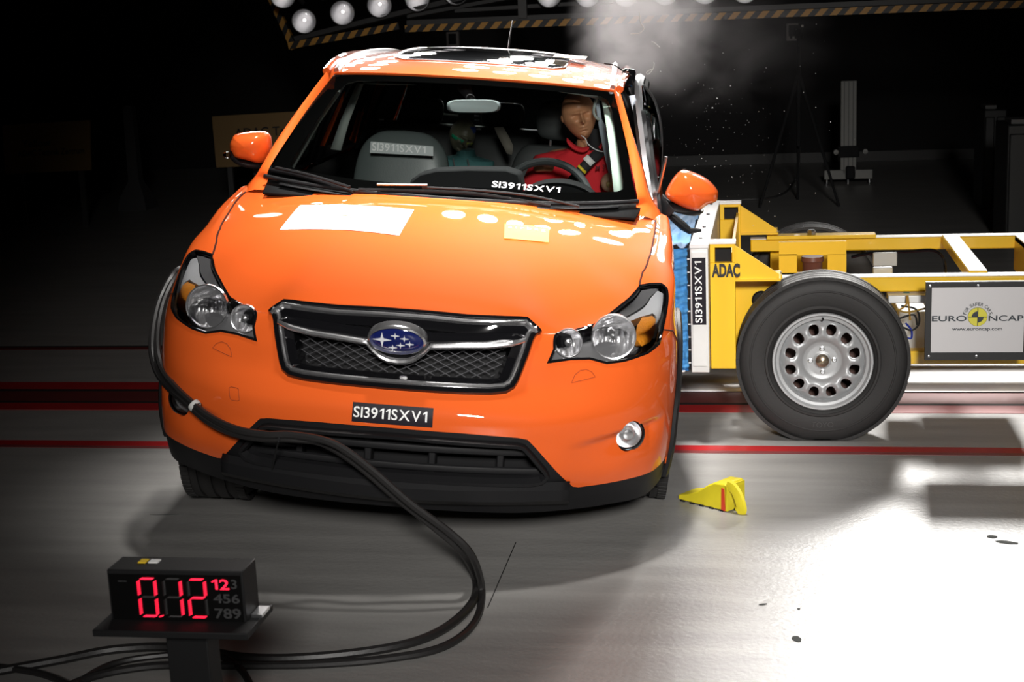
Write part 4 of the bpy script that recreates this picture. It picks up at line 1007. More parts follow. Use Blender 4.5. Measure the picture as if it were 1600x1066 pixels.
def hbeam(a, b, h=.055):
    a = RL(a); b = RL(b); d = b-a; L_ = np.linalg.norm(d); o = MB().box((0, 0, 0), (L_, .05, h)).build('striped_beam', hz, rig)
    o.location = tuple((a+b)/2); o.rotation_euler = Vector(d).to_track_quat('X', 'Z').to_euler()
hbeam((-3.90, 12, 1.655), (-2.95, 12, 1.780)); hbeam((-2.90, 12, 1.755), (3.6, 12, 1.745)); hbeam((-3.86, 12.02, 1.63), (-4.05, 12.02, 2.10))
def rbar(a, b, w_, h_, nm='frame_bar'): MB().bar(RL(a), RL(b), w_, h_, up=(0, -1, .2)).build(nm, steel_d, rig)
rbar((-3.9, 12.06, 1.70), (-2.0, 12.06, 2.06), .04, .05); rbar((-2.9, 12.06, 1.80), (3.6, 12.06, 1.80), .04, .03); rbar((-2.9, 12.1, 1.85), (-1.2, 12.1, 2.08), .03, .05); rbar((-1.93, 12.05, 1.80), (-1.93, 12.05, 6.3), .07, .06)
rbar((3.5, 12.1, 1.8), (3.5, 12.1, 6.3), .06, .06); rbar((-4.0, 12.08, 1.9), (-4.0, 12.08, 6.3), .06, .06); rbar((-2.5, 12.1, 1.88), (-1.2, 12.1, 1.90), .03, .04)
glassy = clear_glass('lamp_glass', (.95, .95, .95), refl=1.2); bowlm = mat('lamp_bowl', (.34, .34, .36), rough=.3, metal=1., bump=.3, bscale=60); bulbm = mat('lit_bulb', (1, 1, 1), rough=.5, emit=(1, .95, .9), es=2.4)
rows = []
y, z = 12.0, 0.
for k in range(8):
    rows.append((y, z)); y -= .42; z += .20
def lamp_proto():
    t = thing('floodlight', 'round glass floodlight', 'floodlight', (0, 0, 0), group='round floodlights of the overhead rig')
    h = MB().lathe([(.101, -.004), (.104, .012), (.100, .014), (.096, .004)], (0, 0, 0), (0, 0, -1), 28).build('lamp_bezel', steel_d, t)
    MB().lathe([(.097, 0), (.090, -.02), (.070, -.06), (.045, -.085), (.02, -.095), (.001, -.096)], (0, 0, 0), (0, 0, -1), 28).build('reflector', bowlm, t)
    MB().lathe([(.103, 0), (.10, -.03), (.075, -.08), (.05, -.11), (.03, -.13), (.001, -.13)], (0, 0, 0), (0, 0, -1), 24).build('housing', steel_d, t)
    MB().lathe([(.099, .006), (.08, .014), (.05, .020), (.02, .023), (.001, .0235)], (0, 0, 0), (0, 0, -1), 28).build('glass', glassy, t)
    MB().lathe([(.001, -.03), (.011, -.035), (.014, -.05), (.010, -.07), (.001, -.09)], (0, 0, 0), (0, 0, -1), 14).build('bulb', bulbm, t)
    return t
lp = lamp_proto(); aimp = Vector((-.8, 6.1, 1.25)); nl = 0
LD = bpy.data.lights.new('floodlight_beam', 'AREA'); LD.shape = 'DISK'; LD.size = .19; LD.energy = LAMP_W; LD.spread = R(36); LD.color = (1, .96, .92)
vis = {}
for c, (px, py) in enumerate(((475,33),(535,20),(593,8),(652,-2),(712,-12))): vis[c] = wat(px, py, y=12)
for c, (px, py) in enumerate(((858,-8),(918,-8),(978,-9),(1040,-11),(1102,-13),(1164,-15))): vis[c+5] = wat(px, py, y=12)
names = ['lowest of the left bank, above the striped corner', 'second of the left bank, above the sloping striped beam', 'third of the left bank, above the sloping striped beam', 'fourth of the left bank, cut by the upper edge of the picture', 'last of the left bank, nearest the gap']
first = True; nl = 0
for k, (yy, dz) in enumerate(rows):
    for c in range(11):
        p = vis[c]+np.array((-.07*k*0-.03*min(k, 3) if c < 5 else 0, yy-12, dz)); t = lp if first else dup(lp); first = False
        t.location = tuple(p); tgt = aimp if k > 1 else Vector((p[0]*.6, 5.0, .6)); t.rotation_euler = (tgt-Vector(p)).to_track_quat('-Z', 'Y').to_euler()
        if k == 0 and c < 4: t['label'] = 'round glass floodlight, '+names[c]
        elif k == 0 and c < 8 and c > 4: t['label'] = 'round glass floodlight above the car roof, '+('first', 'second', 'third')[c-5]+' from the gap in the right bank'; 
        elif k == 1 and c == 0: t['label'] = 'round glass floodlight cut by the upper picture edge above the leftmost full one'
        else: t['label'] = 'round glass floodlight of the rig hanging outside the picture above the car'
        if k > 1:
            lo = bpy.data.objects.new('floodlight_beam', LD); COL.objects.link(lo); lo.parent = t; lo.location = (0, 0, -.028); nl += 1
# rails that carry the rows
for c in range(11):
    P = [RL(vis[c]+np.array((-.09 if c < 5 and k > 2 else 0, yy-12, dz+.15))) for k, (yy, dz) in enumerate(rows)]
    MB().tube([P[0], P[3], P[5], P[7]], .02, 6).build('lamp_rail', steel_d, rig)
# ------------------------------------------------------------------ background furniture
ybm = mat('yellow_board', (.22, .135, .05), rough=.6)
def board(px, label, lines, yy=13.5):
    q = [wat(x, y_, y=yy) for x, y_ in px]; c = np.mean(q, 0); t = thing('sign_board', label, 'sign', (c[0], c[1], 0))
    Q = [p-np.array((c[0], c[1], 0)) for p in q]; f = quad_map(Q[0], Q[1], Q[2], Q[3]); fo = sheet('board', f, ybm, t, thick=.02)
    for (txt, a0, a1, b0, b1) in lines: text_on('lettering', txt, f, txtb, fo, a0, a1, b0, b1, .002)
    for a in (.15, .85):
        p, n = f(a, 0.5); MB().bar(np.array(p)+(0,.035,0), (p[0], p[1]+.035, 0.), .05, .03, up=(0,1,0)).build('post', steel_d, t)
    return t
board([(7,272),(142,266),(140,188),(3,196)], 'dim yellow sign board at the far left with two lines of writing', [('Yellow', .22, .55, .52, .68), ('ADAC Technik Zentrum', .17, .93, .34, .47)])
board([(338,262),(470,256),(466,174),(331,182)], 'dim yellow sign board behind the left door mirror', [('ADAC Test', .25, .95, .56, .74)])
# grey vertical stand between the boards
b_ = wat(216, 326, z=0); t = thing('column_stand', 'dim grey tapering stand between the two yellow boards', 'stand', tuple(b_))
MB().loft([[(x*w_, y_*w_, h) for x, y_ in ((-1,-1),(1,-1),(1,1),(-1,1))] for w_, h in ((.16, 0), (.14, .12), (.06, .3), (.05, 1.05), (.04, 1.1))]).build('column', mat('dim_grey', (.05, .05, .052), rough=.7), t)
# aluminium column with wheels
b_ = wat(1325, 287, z=0); alu = mat('aluminium', (.19, .19, .18), rough=.5, metal=.3); t = thing('aluminium_stand', 'upright aluminium profile on a cross foot behind the trolley', 'stand', tuple(b_)); k = 2300/b_[1]
hh = 152/k/.98
MB().box((0, 0, hh/2+.05), (.165, .08, hh-.1)).build('column', alu, t, bevel=.006)
for x in (-.045, 0, .045): MB().box((x, -.042, hh/2+.05), (.008, .006, hh-.12)).build('groove', steel_d, t)
MB().box((0, .0, .10), (.50, .09, .10)).build('foot', alu, t, bevel=.006)
MB().box((.02, 0, .12), (.10, .14, .14)).build('coupling', dark, t, bevel=.02); MB().box((0, -.01, .34), (.22, .12, .12)).build('bracket', dark, t, bevel=.01)
for x in (-.22, 0, .22): MB().lathe([(.012, 0), (.012, .05), (.03, .05)], (x, 0, .05), (0, 0, -1), 12).build('levelling_foot', satin, t)
for x in (-.13, .17): MB().lathe([(.001, .03), (.026, .028), (.030, 0), (.03, -.03), (.001, -.03)], (x, -.07, .34), (0, -1, 0), 16).build('knob', alu, t)
# camera on a tripod
b_ = wat(1248, 320, z=0); t = thing('camera_tripod', 'dark camera tripod standing in the gloom behind the smoke', 'tripod', tuple(b_)); top = 1.55
kk = b_[1]/2300
MB().tube([(0, 0, .55), (0, 0, top)], .02, 8).build('centre_post', dark, t)
for a in (-150, -30, 90): MB().tube([(0, 0, 1.22), (.42*math.cos(R(a)), .42*math.sin(R(a)), .0)], [.018, .012], 8).build('leg', dark, t)
MB().box((-.02, 0, top+.05), (.12, .22, .12)).build('camera_body', dark, t, bevel=.01); MB().lathe([(.03, 0), (.035, .1), (.001, .1)], (-.02, -.1, top+.05), (0, -1, 0), 16).build('camera_lens', gloss, t)
for dx, dz in ((-.05, .0), (.03, .10)): MB().box((dx, -.12, top+dz), (.02, .01, .02)).build('indicator', mat('pale_knob', (.4, .38, .36), rough=.5), t)
# white framed boxes on the back wall
def wallbox(px, py, w_, h_, label):
    p = wat(px, py, y=18.5); t = thing('wall_box', label, 'wall box', tuple(p)); k = 18.6/2300
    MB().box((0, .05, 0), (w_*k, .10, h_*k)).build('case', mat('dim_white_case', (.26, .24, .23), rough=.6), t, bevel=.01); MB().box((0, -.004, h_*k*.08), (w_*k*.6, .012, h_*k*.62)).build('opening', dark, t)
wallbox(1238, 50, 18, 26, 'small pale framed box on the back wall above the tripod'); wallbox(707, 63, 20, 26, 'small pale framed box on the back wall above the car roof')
# thin cable hanging on the right
cb = [wat(x, y_, y=16.0) for x, y_ in ((1247,120),(1248,180),(1249,240),(1247,270),(1240,285))]; g0 = wat(1225, 302, z=.01); g1 = wat(1190, 311, z=.01); g2 = wat(1120, 312, z=.01)
tag(MB().tube(smooth_path(cb+[g0, g1, g2], 5), .012, 6).build('cable', steel_d), 'thin grey cable hanging beside the tripod and curling over the floor', 'cable')
# dark cabinets at the right edge
cm_ = mat('cabinet_grey', (.02, .021, .022), rough=.5)
for i, (x0, x1, top_, lab) in enumerate(((1535, 1570, 172, 'dark equipment cabinet at the right edge, the farther one with a pale strip on top'), (1572, 1640, 196, 'dark equipment cabinet at the right edge, the nearer taller one'))):
    yb = (13.5, 11.2)[i]; a = wat(x0, 300, y=yb); b2 = wat(x1, 300, y=yb); zt = wat(x0, top_, y=yb)[2]; t = thing('equipment_cabinet', lab, 'cabinet', ((a[0]+b2[0])/2, yb+.3, 0)); wd = b2[0]-a[0]
    MB().box((0, 0, zt/2), (wd, .6, zt)).build('body', cm_, t, bevel=.01)
    for s_ in (-.25, .25): MB().box((wd*s_, -.31, zt/2), (wd*.42, .02, zt*.86)).build('door', cm_, t, bevel=.01)
    MB().box((-.1*wd, 0, zt+.015), (wd*.5, .3, .03)).build('top_strip', mat('pale_strip', (.12, .12, .12), rough=.5), t)
# added housings that give the three unseen lights the look of fixtures
for nm, lab in (('rig_stand_in_light', 'large added lamp outside the picture above the lamp rig, standing in for its light'), ('front_flash_light', 'large added lamp outside the picture behind the camera, serving as a flash'), ('hood_fill_light', 'large added lamp outside the picture straight above the car, brightening the hood')):
    lo = bpy.data.objects[nm]; sz = lo.data.size; t = thing('added_lamp', lab, 'lamp', tuple(lo.location)); t.rotation_euler = lo.rotation_euler
    MB().box((0, 0, .10), (sz+.1, sz+.1, .14)).build('housing', steel_d, t, bevel=.01)
    q = Vector((0, 0, 1)); q.rotate(lo.rotation_euler.to_quaternion().inverted()); h = 6.38-lo.location.z; a = np.array((0, 0, .15)); 
    if h > .25: MB().tube([a, a+np.array(q)*(h-.15)], .02, 8).build('hanger', steel_d, t)
    lo.parent = t; lo.location = (0, 0, 0); lo.rotation_euler = (0, 0, 0)
# ================================================================== the yellow barrier trolley
yel = mat('trolley_yellow', (.90, .55, .015), rough=.38, coat=.3, vary=.06, bscale=25)
alum = mat('barrier_aluminium', (.80, .80, .79), rough=.38, metal=.35, vary=.08, bscale=40)
blue = mat('blue_foil', (.075, .28, .58), rough=.6, spec=.15)
TX, TY, TR = .2214, 5.878, .342
tr = thing('barrier_trolley', 'yellow wheeled crash trolley with a blue crumple block pressed into the car', 'trolley', (1.2, 6.75, 0)); TO = np.array((1.2, 6.75, 0))
def T_(p): return np.array(p, float)-TO
class TB(MB):
    def build(s, name, m, par=None, **k):
        off = TO if True else 0
        s.v = [tuple(np.array(p)-TO) for p in s.v]; return MB.build(s, name, m, par if par is not None else tr, **k)
NY, FY = 5.895, 7.36
TB().box((-.262, (5.82+7.36)/2, .552), (.072, 1.54, .504)).build('backing_plate', alum, bevel=.003)
TB().box((-.262, 5.812, .56), (.055, .012, .46)).build('edge_profile', alum)
# black carrier grille between plate and block
TB().box((-.304, 6.6, .55), (.014, 1.50, .49)).build('carrier', dark)
mb = TB()
for i in range(9): mb.box((-.304, 5.846, .335+i*.053), (.013, .006, .004))
mb.build('carrier_ribs', alum)
# crumpled blue block
def wr(a, b, k): return .008*abs(math.sin(b*27+2.2*math.sin(a*5+k)+a*2))+.005*math.sin(b*83+a*9+k)+.003*math.sin(a*31+b*17)
mb = TB(); ny, nz = 50, 46
def blk(x, y, z):
    return (x, y, z)
# near side face (towards the camera)
A = []
for i in range(16):
    a = i/15; row = []
    for j in range(60):
        b = j/59; z = .300+.50*b; x = -.309-a*(.125+.09*b**2); y = 5.848+wr(a, b, 1)*2.2+.015*math.sin(a*3.2); row.append((x, y, z+.010*math.sin(a*9+b*3)*(a)))
    A.append(row)
mb.grid(A)
A = []
for i in range(16):
    a = i/15; row = []
    for j in range(70):
        b = j/69; y = 5.842+1.50*b; x = -.309-a*(.215+.03*math.sin(b*9)); z = .80+wr(b*.8, a*.35+b*.2, 2)*1.3+.012*a; row.append((x, y, z))
    A.append(row)
mb.grid(A)
mb.grid([[(-.309-a*.14, 5.85+1.48*b, .30+.004*math.sin(b*60)) for b in np.linspace(0, 1, 30)] for a in (0, .5, 1)])
mb.grid([[(-.309-.125-.09*((z-.3)/.5)**2-.02*math.sin(b*11+z*9), 5.85+1.48*b, z) for z in np.linspace(.30, .80, 24)] for b in np.linspace(0, 1, 40)])
mb.build('crumple_block', blue, ang=0)
TB().tube([(-.45, 5.85, .285), (-.40, 5.83, .292), (-.325, 5.84, .302)], .004, 6).build('foil_edge', alum)
# test number on the near edge
f = quad_map(T_((-.236, 5.8045, .505)), T_((-.236, 5.8045, .765)), T_((-.290, 5.8045, .765)), T_((-.290, 5.8045, .505)))
q = [T_((-.236, 5.804, .500)), T_((-.236, 5.804, .770)), T_((-.290, 5.804, .770)), T_((-.290, 5.804, .500))]
fs = sheet('edge_number_plate', quad_map(*q), stick_dark, tr, lift=.001); text_on('edge_number', 'SI3911SXV1', quad_map(*q), txtw, fs, .03, .95, .28, .80, .003)
# white top edge with bolts
TB().box((-.262, 6.59, .812), (.075, 1.54, .014)).build('top_plate', mat('white_top', (.86, .86, .86), rough=.35), bevel=.002)
for y in (6.0, 6.35, 6.8, 7.2): TB().lathe([(.001, .006), (.008, .006), (.009, 0)], (-.262, y, .819), (0, 0, 1), 6).build('bolt', satin)
# yellow end frames near and far, with slot near the top and a triangular gusset
def end_frame(y, sgn):
    w0, w1 = -.222, -.122
    for (a, b, c, d) in ((w0, w1, .300, .735), (w0, w0+.020, .735, .800), (w1-.012, w1, .735, .800), (w0, w1, .796, .812)):
        TB().box(((a+b)/2, y+.03*sgn, (c+d)/2), (b-a, .06, d-c)).build('end_panel', yel, bevel=.002)
    TB().box(((w0+w1)/2, y+.05*sgn, .768), (w1-w0-.03, .02, .07)).build('slot_back', dark)
    TB().box(((w0+w1)/2, y+.03*sgn, .817), (w1-w0+.006, .075, .010)).build('end_cap', mat('white_edge', (.85, .85, .83), rough=.4))
    yg = y+.02; zg = .808
    TB().prism([(w1-.01, yg, zg), (w1-.01, yg, .655), (.052, yg, .668), (.052, yg, .682)], (0, .014, 0)).build('gusset', yel)
    TB().box((-.035, yg+.09, .662), (.185, .20, .010)).build('gusset_flange', yel)

end_frame(NY-.005, 1); end_frame(FY-.1, 1)
TB().box((-.137, 6.64, .535), (.012, 1.34, .46)).build('cross_panel', yel)
TB().box((-.035, 6.15, .475), (.20, .11, .35)).build('front_box', yel, bevel=.004)
TB().box((-.12, 6.13, .31), (.10, .10, .07)).build('front_foot', yel, bevel=.004)
TB().lathe([(.001, .002), (.035, .002), (.04, 0)], (-.02, 6.093, .545), (0, -1, 0), 24).build('cable_hole', dark)
TB().tube([(-.02+.036*math.cos(a), 6.09, .545+.036*math.sin(a)) for a in np.linspace(0, 5.6, 18)], .003, 6).build('hole_grommet', gloss)
f = quad_map(T_((-.222, NY-.006, .30)), T_((-.105, NY-.006, .30)), T_((-.105, NY-.006, .812)), T_((-.222, NY-.006, .812)))
text_on('lettering', 'ADAC', f, txtb, tr, .06, 1.02, .735, .845, .002, .045)
# long rails
RZ0, RZ1 = .572, .632
for y in (6.145, 7.31):
    TB().box((1.30, y, (RZ0+RZ1)/2), (2.75, .08, RZ1-RZ0)).build('long_rail', yel, bevel=.006)
    TB().box((1.30, y, RZ1+.002), (2.75, .075, .004)).build('rail_lit_top', mat('lit_top_white', (.80, .78, .72), rough=.35, vary=.2, bscale=30))  # white painted on the yellow rail tops for the light falling there
TB().box((1.45, 6.145, .295), (2.5, .07, .055)).build('lower_rail', yel, bevel=.004); TB().box((1.45, 7.31, .295), (2.5, .07, .055)).build('lower_rail', yel, bevel=.004)
for y in (6.15, 7.31): TB().box((.18, y, .44), (.32, .08, .25)).build('axle_carrier', yel, bevel=.004)
# cross beams
a = wat(1484, 372, y=7.27); b = wat(1528, 430, y=6.18); TB().bar((b[0], 6.18, RZ1-.012), (a[0], 7.27, RZ1-.012), .075, .045).build('cross_beam', yel, bevel=.004)
TB().bar((b[0], 6.18, RZ1+.012), (a[0], 7.27, RZ1+.012), .07, .003).build('cross_beam_lit_top', mat('lit_top_white', (.8, .78, .72)))  # lit upper face of the beam put in as white colour
TB().box((1.66, 6.73, RZ1-.01), (.98, 1.10, .03)).build('deck_plate', mat('deck_white', (.82, .81, .77), rough=.35, vary=.1, bscale=20), bevel=.003)
TB().box((1.18, 6.73, .55), (.02, 1.10, .16)).build('deck_front', yel)
TB().box((2.66, 6.73, .52), (.06, 1.22, .20)).build('rear_panel', yel)
# suspension bridge with a dark damper behind its window
YB = 6.75
def pxz(px, py, y): p = wat(px, py, y=y); return p[0], p[2]
for (x0, y0, x1, y1) in ((1217, 378, 1322, 397), (1217, 397, 1245, 442), (1293, 397, 1322, 442), (1217, 426, 1322, 442)):
    a = pxz(x0, y0, YB); b = pxz(x1, y1, YB); TB().box(((a[0]+b[0])/2, YB, (a[1]+b[1])/2), (abs(b[0]-a[0]), .03, abs(a[1]-b[1]))).build('bridge_plate', yel)
a = pxz(1269, 398, YB+.15); TB().lathe([(.001, 0), (.05, 0), (.052, -.02), (.045, -.03), (.045, -.20), (.001, -.20)], (a[0], YB+.10, a[1]), (0, 0, 1), 20).build('damper', mat('brown_damper', (.13, .05, .04), rough=.4))
a = pxz(1270, 372, 6.9); TB().box((a[0]+.05, 7.29, RZ1+.012), (.52, .09, .018)).build('bridge_flange', yel, bevel=.002)
for px, py, y in ((1426/1, 0, 0),): pass
def bolt(p, ax, r=.012): return TB().lathe([(.001, r*1.1), (r*.75, r*1.1), (r*.8, r*.8), (r, r*.8), (r*1.02, 0)], p, ax, 6).build('bolt', satin)
bolt((wat(1268, 370, y=7.27)[0], 7.27, RZ1+.022), (0, 0, 1), .022); bolt((.05, 6.12, .648), (0, 0, 1), .014); bolt((.05, 7.36, .648), (0, 0, 1), .016); bolt((.03, 6.085, .645), (0, -1, 0), .01)
# electronics
def pbox(name, x0, y0, x1, y1, yy, m, d=.12):
    a = pxz(x0, y0, yy); b = pxz(x1, y1, yy); return TB().box(((a[0]+b[0])/2, yy+d/2, (a[1]+b[1])/2), (abs(b[0]-a[0]), d, abs(a[1]-b[1]))).build(name, m, bevel=.004)
boxw = mat('electronics_white', (.70, .70, .68), rough=.4)
pbox('electronics_box', 1405, 487, 1450, 548, 6.25, boxw, .4); pbox('electronics_box', 1455, 452, 1600, 545, 6.3, boxw, .4); pbox('cable_tray', 1388, 462, 1450, 474, 6.05, alum, .1)
for i, (col, pts) in enumerate((((.02,.02,.02), ((1408,478),(1432,484),(1436,505),(1425,516),(1412,512))), ((.4,.22,.04), ((1406,484),(1416,476),(1418,462),(1422,500))), ((.02,.02,.02), ((1405,498),(1428,492),(1433,508))), ((.02,.04,.3), ((1415,505),(1424,516),(1424,528),(1418,528))), ((.35,.22,.05), ((1400,482),(1416,488),(1446,482))))):
    TB().tube(smooth_path([wat(x, y, y=6.02) for x, y in pts], 5), .0045, 6).build('wire', mat('wire_%d' % i, col, rough=.4))
for x, y, yy in ((1382, 399, 7.26), (1416, 462, 6.10)): pbox('clip', x-5, y-4, x+6, y+4, yy, mat('teal_clip', (.02, .2, .22), rough=.4), .02)
TB().tube(smooth_path([wat(x, y, y=6.9) for x, y in ((1330,402),(1360,396),(1420,393),(1455,391),(1470,398),(1476,412),(1477,427))], 6), .008, 6).build('cable', gloss)
pbox('inner_plate', 1364, 395, 1402, 416, 6.6, mat('grey_sheet', (.35, .36, .36), rough=.4, metal=.5), .01)
pbox('loose_sheet', 1364, 418, 1395, 429, 6.25, mat('grey_sheet', (.35, .36, .36)), .02)
# sign board
q = [wat(x, y, y=5.885) for x, y in ((1447,563),(1447,441))]; xr = 1.012; z0, z1 = q[0][2], q[1][2]; x0 = q[1][0]
B4 = [T_((x0, 5.885, z0)), T_((xr, 5.885, z0)), T_((xr, 5.885, z1)), T_((x0, 5.885, z1))]
sb = sheet('sign_board', quad_map(*B4), mat('board_black', (.02, .02, .021), rough=.5), tr, thick=.02)
m_ = .022; W4 = [B4[0]+(m_, 0, .032), B4[1]+(-m_, 0, .032), B4[2]+(-m_, 0, -m_), B4[3]+(m_, 0, -m_)]
wf = quad_map(*W4); wsz = (xr-x0-2*m_)/(z1-z0-.032-m_); ws = sheet('sign_face', wf, mat('sign_white', (.66, .65, .66), rough=.45), sb, lift=.004)
euro_logo(wf, sb, mat('sign_ink', (.03, .04, .05), rough=.5), mat('sign_yellow', (.72, .66, .07), rough=.45), .006, .994, .32, .78, k=wsz, lift=.006)
for a_, b_ in ((.04, .95), (.5, .95), (.96, .95), (.04, .05), (.5, .05)): 
    p, n = quad_map(*B4)(a_, b_); MB().lathe([(.001, .003), (.005, .002), (.006, 0)], p, n, 10).build('screw', satin, sb)
# wheels
def trolley_wheel(x, yo, s, full=True):
    """yo: outer face, s: -1 facing the camera"""
    W_ = .205; ax = np.array((0, s, 0.)); cen = np.array((x, yo-s*W_/2, TR-.012)); 
    mb = tyre_mesh(TR, W_, .192, cen, ax, 96)
    v = np.array(mb.v); low = v[:, 2] < .004; v[:, 1] += 0; v[low, 2] = .003; mb.v = [tuple(p-TO) for p in v]; w_ = mb.build('wheel', rubber, tr, ang=30)
    face = cen+ax*(W_/2)
    def ring(r, d): return [face-TO+ax*d+r*np.array((math.cos(a), 0, math.sin(a))) for a in np.linspace(0, 2*math.pi, 96, endpoint=False)]
    # moulded rings on the sidewall
    MB().lathe([(TR-.060, .0005), (TR-.058, .0025), (TR-.054, .0025), (TR-.052, .0005)], face-TO, ax, 96).build('sidewall_ring', rubber, w_)
    MB().lathe([(.215, .001), (.218, .004), (.226, .004), (.229, .001)], face-TO-ax*.001, ax, 96).build('sidewall_ring', rubber, w_)
    for q_ in (-.085, .085):
        mb = MB()
        for k in range(96):
            t = 2*math.pi*k/96; d = np.array((math.cos(t), 0, math.sin(t))); c0 = cen-TO; mb.bar(c0+ax*q_*(W_/.205)+d*(TR-.012), c0+ax*q_+d*(TR+.0015), .0215, .026, up=ax)
        tb = mb.build('tread_row', rubber, w_)
        for vv in tb.data.vertices:
            if vv.co.z+TO[2] < .004: vv.co.z = .004-TO[2]
    # steel disc: rim edge, well, dished centre with 12 holes
    MB().lathe([(.200, -.004), (.197, .004), (.190, .004), (.186, -.004), (.183, -.012), (.172, -.014), (.168, -.020), (.164, -.040), (.160, -.05)], face-TO, ax, 96).build('rim', silver_paint, w_)
    def prof(r): return float(np.interp(r, [0, .028, .034, .062, .078, .088, .105, .128, .142, .152, .168], [-.030, -.030, -.034, -.034, -.030, -.020, -.010, -.008, -.014, -.024, -.042]))
    outer = [(.166*math.cos(t), .166*math.sin(t)) for t in np.linspace(0, 2*math.pi, 72, endpoint=False)]; holes = []
    for k in range(12):
        t0 = 2*math.pi*(k+.5)/12; h = []
        for a in np.linspace(0, 2*math.pi, 20, endpoint=False):
            rr = .130+.0235*math.cos(a)*(1-.12*math.cos(2*a)); tt = .0200*math.sin(a)*(1+.16*math.cos(a)); h.append((rr*math.cos(t0)-tt*math.sin(t0), rr*math.sin(t0)+tt*math.cos(t0)))
        holes.append(h)
    V, F, L = region(outer, holes, (.0045, .0045)); P = []
    for x_, z_ in V:
        r = math.hypot(x_, z_); lift = 0
        for h in range(12):
            t0 = 2*math.pi*(h+.5)/12; d = math.hypot(x_-.128*math.cos(t0), z_-.128*math.sin(t0)); lift -= .006*math.exp(-((d-.021)/.006)**2) if d < .04 else 0
        P.append(face-TO+ax*(prof(r)+lift)+np.array((x_, 0, z_)))
    me = bpy.data.meshes.new('wheel_disc'); me.from_pydata([tuple(p) for p in P], [], [tuple(f_) for f_ in F]); bm = bmesh.new(); bm.from_mesh(me); bmesh.ops.recalc_face_normals(bm, faces=bm.faces); bm.to_mesh(me); bm.free()
    dsc = link('wheel_disc', me, silver_paint, w_, ang=60); md = dsc.modifiers.new('solid', 'SOLIDIFY'); md.thickness = .004; md.offset = 0
    MB().lathe([(.19, -.06), (.19, -.19), (.001, -.19)], face-TO, ax, 48).build('drum', mat('rusty_drum', (.10, .05, .04), rough=.6), w_)
    MB().lathe([(.001, .006), (.016, .004), (.026, -.004), (.028, -.03)], face-TO+ax*-.010, ax, 32).build('hub_cap', mat('brass_cap', (.42, .35, .26), rough=.3, metal=.9), w_)
    for k in range(4):
        t = math.pi/2*k+.03; c0 = face-TO+np.array((.047*math.cos(t), 0, .047*math.sin(t)))+ax*-.034; MB().lathe([(.001, .012), (.006, .012), (.0065, .004), (.011, .003), (.012, 0)], c0, ax, 12).build('wheel_bolt', satin, w_)
    c0 = face-TO+np.array((.0, 0, .176)); MB().tube([c0+ax*-.010, c0+ax*.004+np.array((0, 0, -.004)), c0+ax*.012+np.array((0, 0, .004))], .004, 8).build('valve', gloss, w_)
    if full:
        V, F = text_mesh('TOYO', 0., .0); mn, mx = V.min(0), V.max(0); out = []
        for p in V:
            u = ((p[0]-mn[0])/(mx[0]-mn[0])-.5)*.09; v_ = (p[1]-mn[1])/(mx[1]-mn[1])*.022; rr = .272-v_; a = -math.pi/2+u/.27; out.append(face-TO+ax*.002+rr*np.array((math.cos(a), 0, math.sin(a))))
        mb = MB(); mb.add(out, F); mb.build('tyre_lettering', mat('tyre_print', (.05, .05, .05), rough=.5), w_, ang=0)
trolley_wheel(TX, TY, -1); trolley_wheel(TX, TY+1.73, 1, False); trolley_wheel(TX+2.35, TY, -1, False); trolley_wheel(TX+2.35, TY+1.73, 1, False)
for x in (TX, TX+2.35): TB().tube([(x, TY+.15, TR-.012), (x, TY+1.58, TR-.012)], .035, 12).build('axle', steel_d)
# ================================================================== people stand-ins, cables, clock, chock, debris
skin = mat('dummy_skin', (.50, .235, .12), rough=.38, bump=.05, bscale=200); red_sh = mat('red_shirt', (.60, .016, .025), rough=.85, bump=.25, bscale=350)
beltm = mat('black_belt', (.02, .02, .022), rough=.7)
D0 = cat_(908, 187, y=2.12)
def C4(o): o.matrix_world = car.matrix_world.copy(); return o
drv = thing('crash_dummy', 'brown crash test dummy in a red shirt sitting behind the steering wheel', 'crash test dummy'); C4(drv)
def skinmesh(name, V, E, Rr, m, par, sub=2):
    me = bpy.data.meshes.new(name); me.from_pydata([tuple(map(float, v)) for v in V], E, []); o = bpy.data.objects.new(name, me); COL.objects.link(o); o.parent = par; me.materials.append(m)
    sk = o.modifiers.new('skin', 'SKIN'); sk.use_smooth_shade = True
    for i, r in enumerate(Rr): me.skin_vertices[0].data[i].radius = r if hasattr(r, '__len__') else (r, r)
    me.skin_vertices[0].data[0].use_root = True; sb_ = o.modifiers.new('sub', 'SUBSURF'); sb_.levels = sub; sb_.render_levels = sub
    dg = bpy.context.evaluated_depsgraph_get(); me2 = bpy.data.meshes.new_from_object(o.evaluated_get(dg)); bpy.data.objects.remove(o); bpy.data.meshes.remove(me)
    return link(name, me2, m, par, ang=0)
px = D0[0]
# one continuous body: pelvis, spine, neck, shoulders, arm stumps, legs
V = [(.40, 2.28, .60), (.42, 2.26, .80), (.455, 2.23, 1.00), (.48, 2.21, 1.10), (.482, 2.19, 1.17), (.468, 2.16, 1.25),
     (.345, 2.20, 1.105), (.30, 2.13, .98), (.345, 1.98, .99), (.60, 2.20, 1.10), (.635, 2.12, 1.03), (.645, 2.07, .99),
     (.31, 2.12, .60), (.28, 1.80, .66), (.28, 1.68, .40), (.50, 2.12, .60), (.52, 1.80, .66), (.52, 1.68, .40)]
E_ = [(0,1),(1,2),(2,3),(3,4),(4,5),(3,6),(6,7),(7,8),(3,9),(9,10),(10,11),(0,12),(12,13),(13,14),(0,15),(15,16),(16,17)]
body = skinmesh('body', V, E_, [(.15,.11),(.13,.10),(.15,.11),(.12,.09),.055,.05,.07,.048,.038,.075,.058,.05,.08,.06,.045,.08,.06,.045], skin, drv)
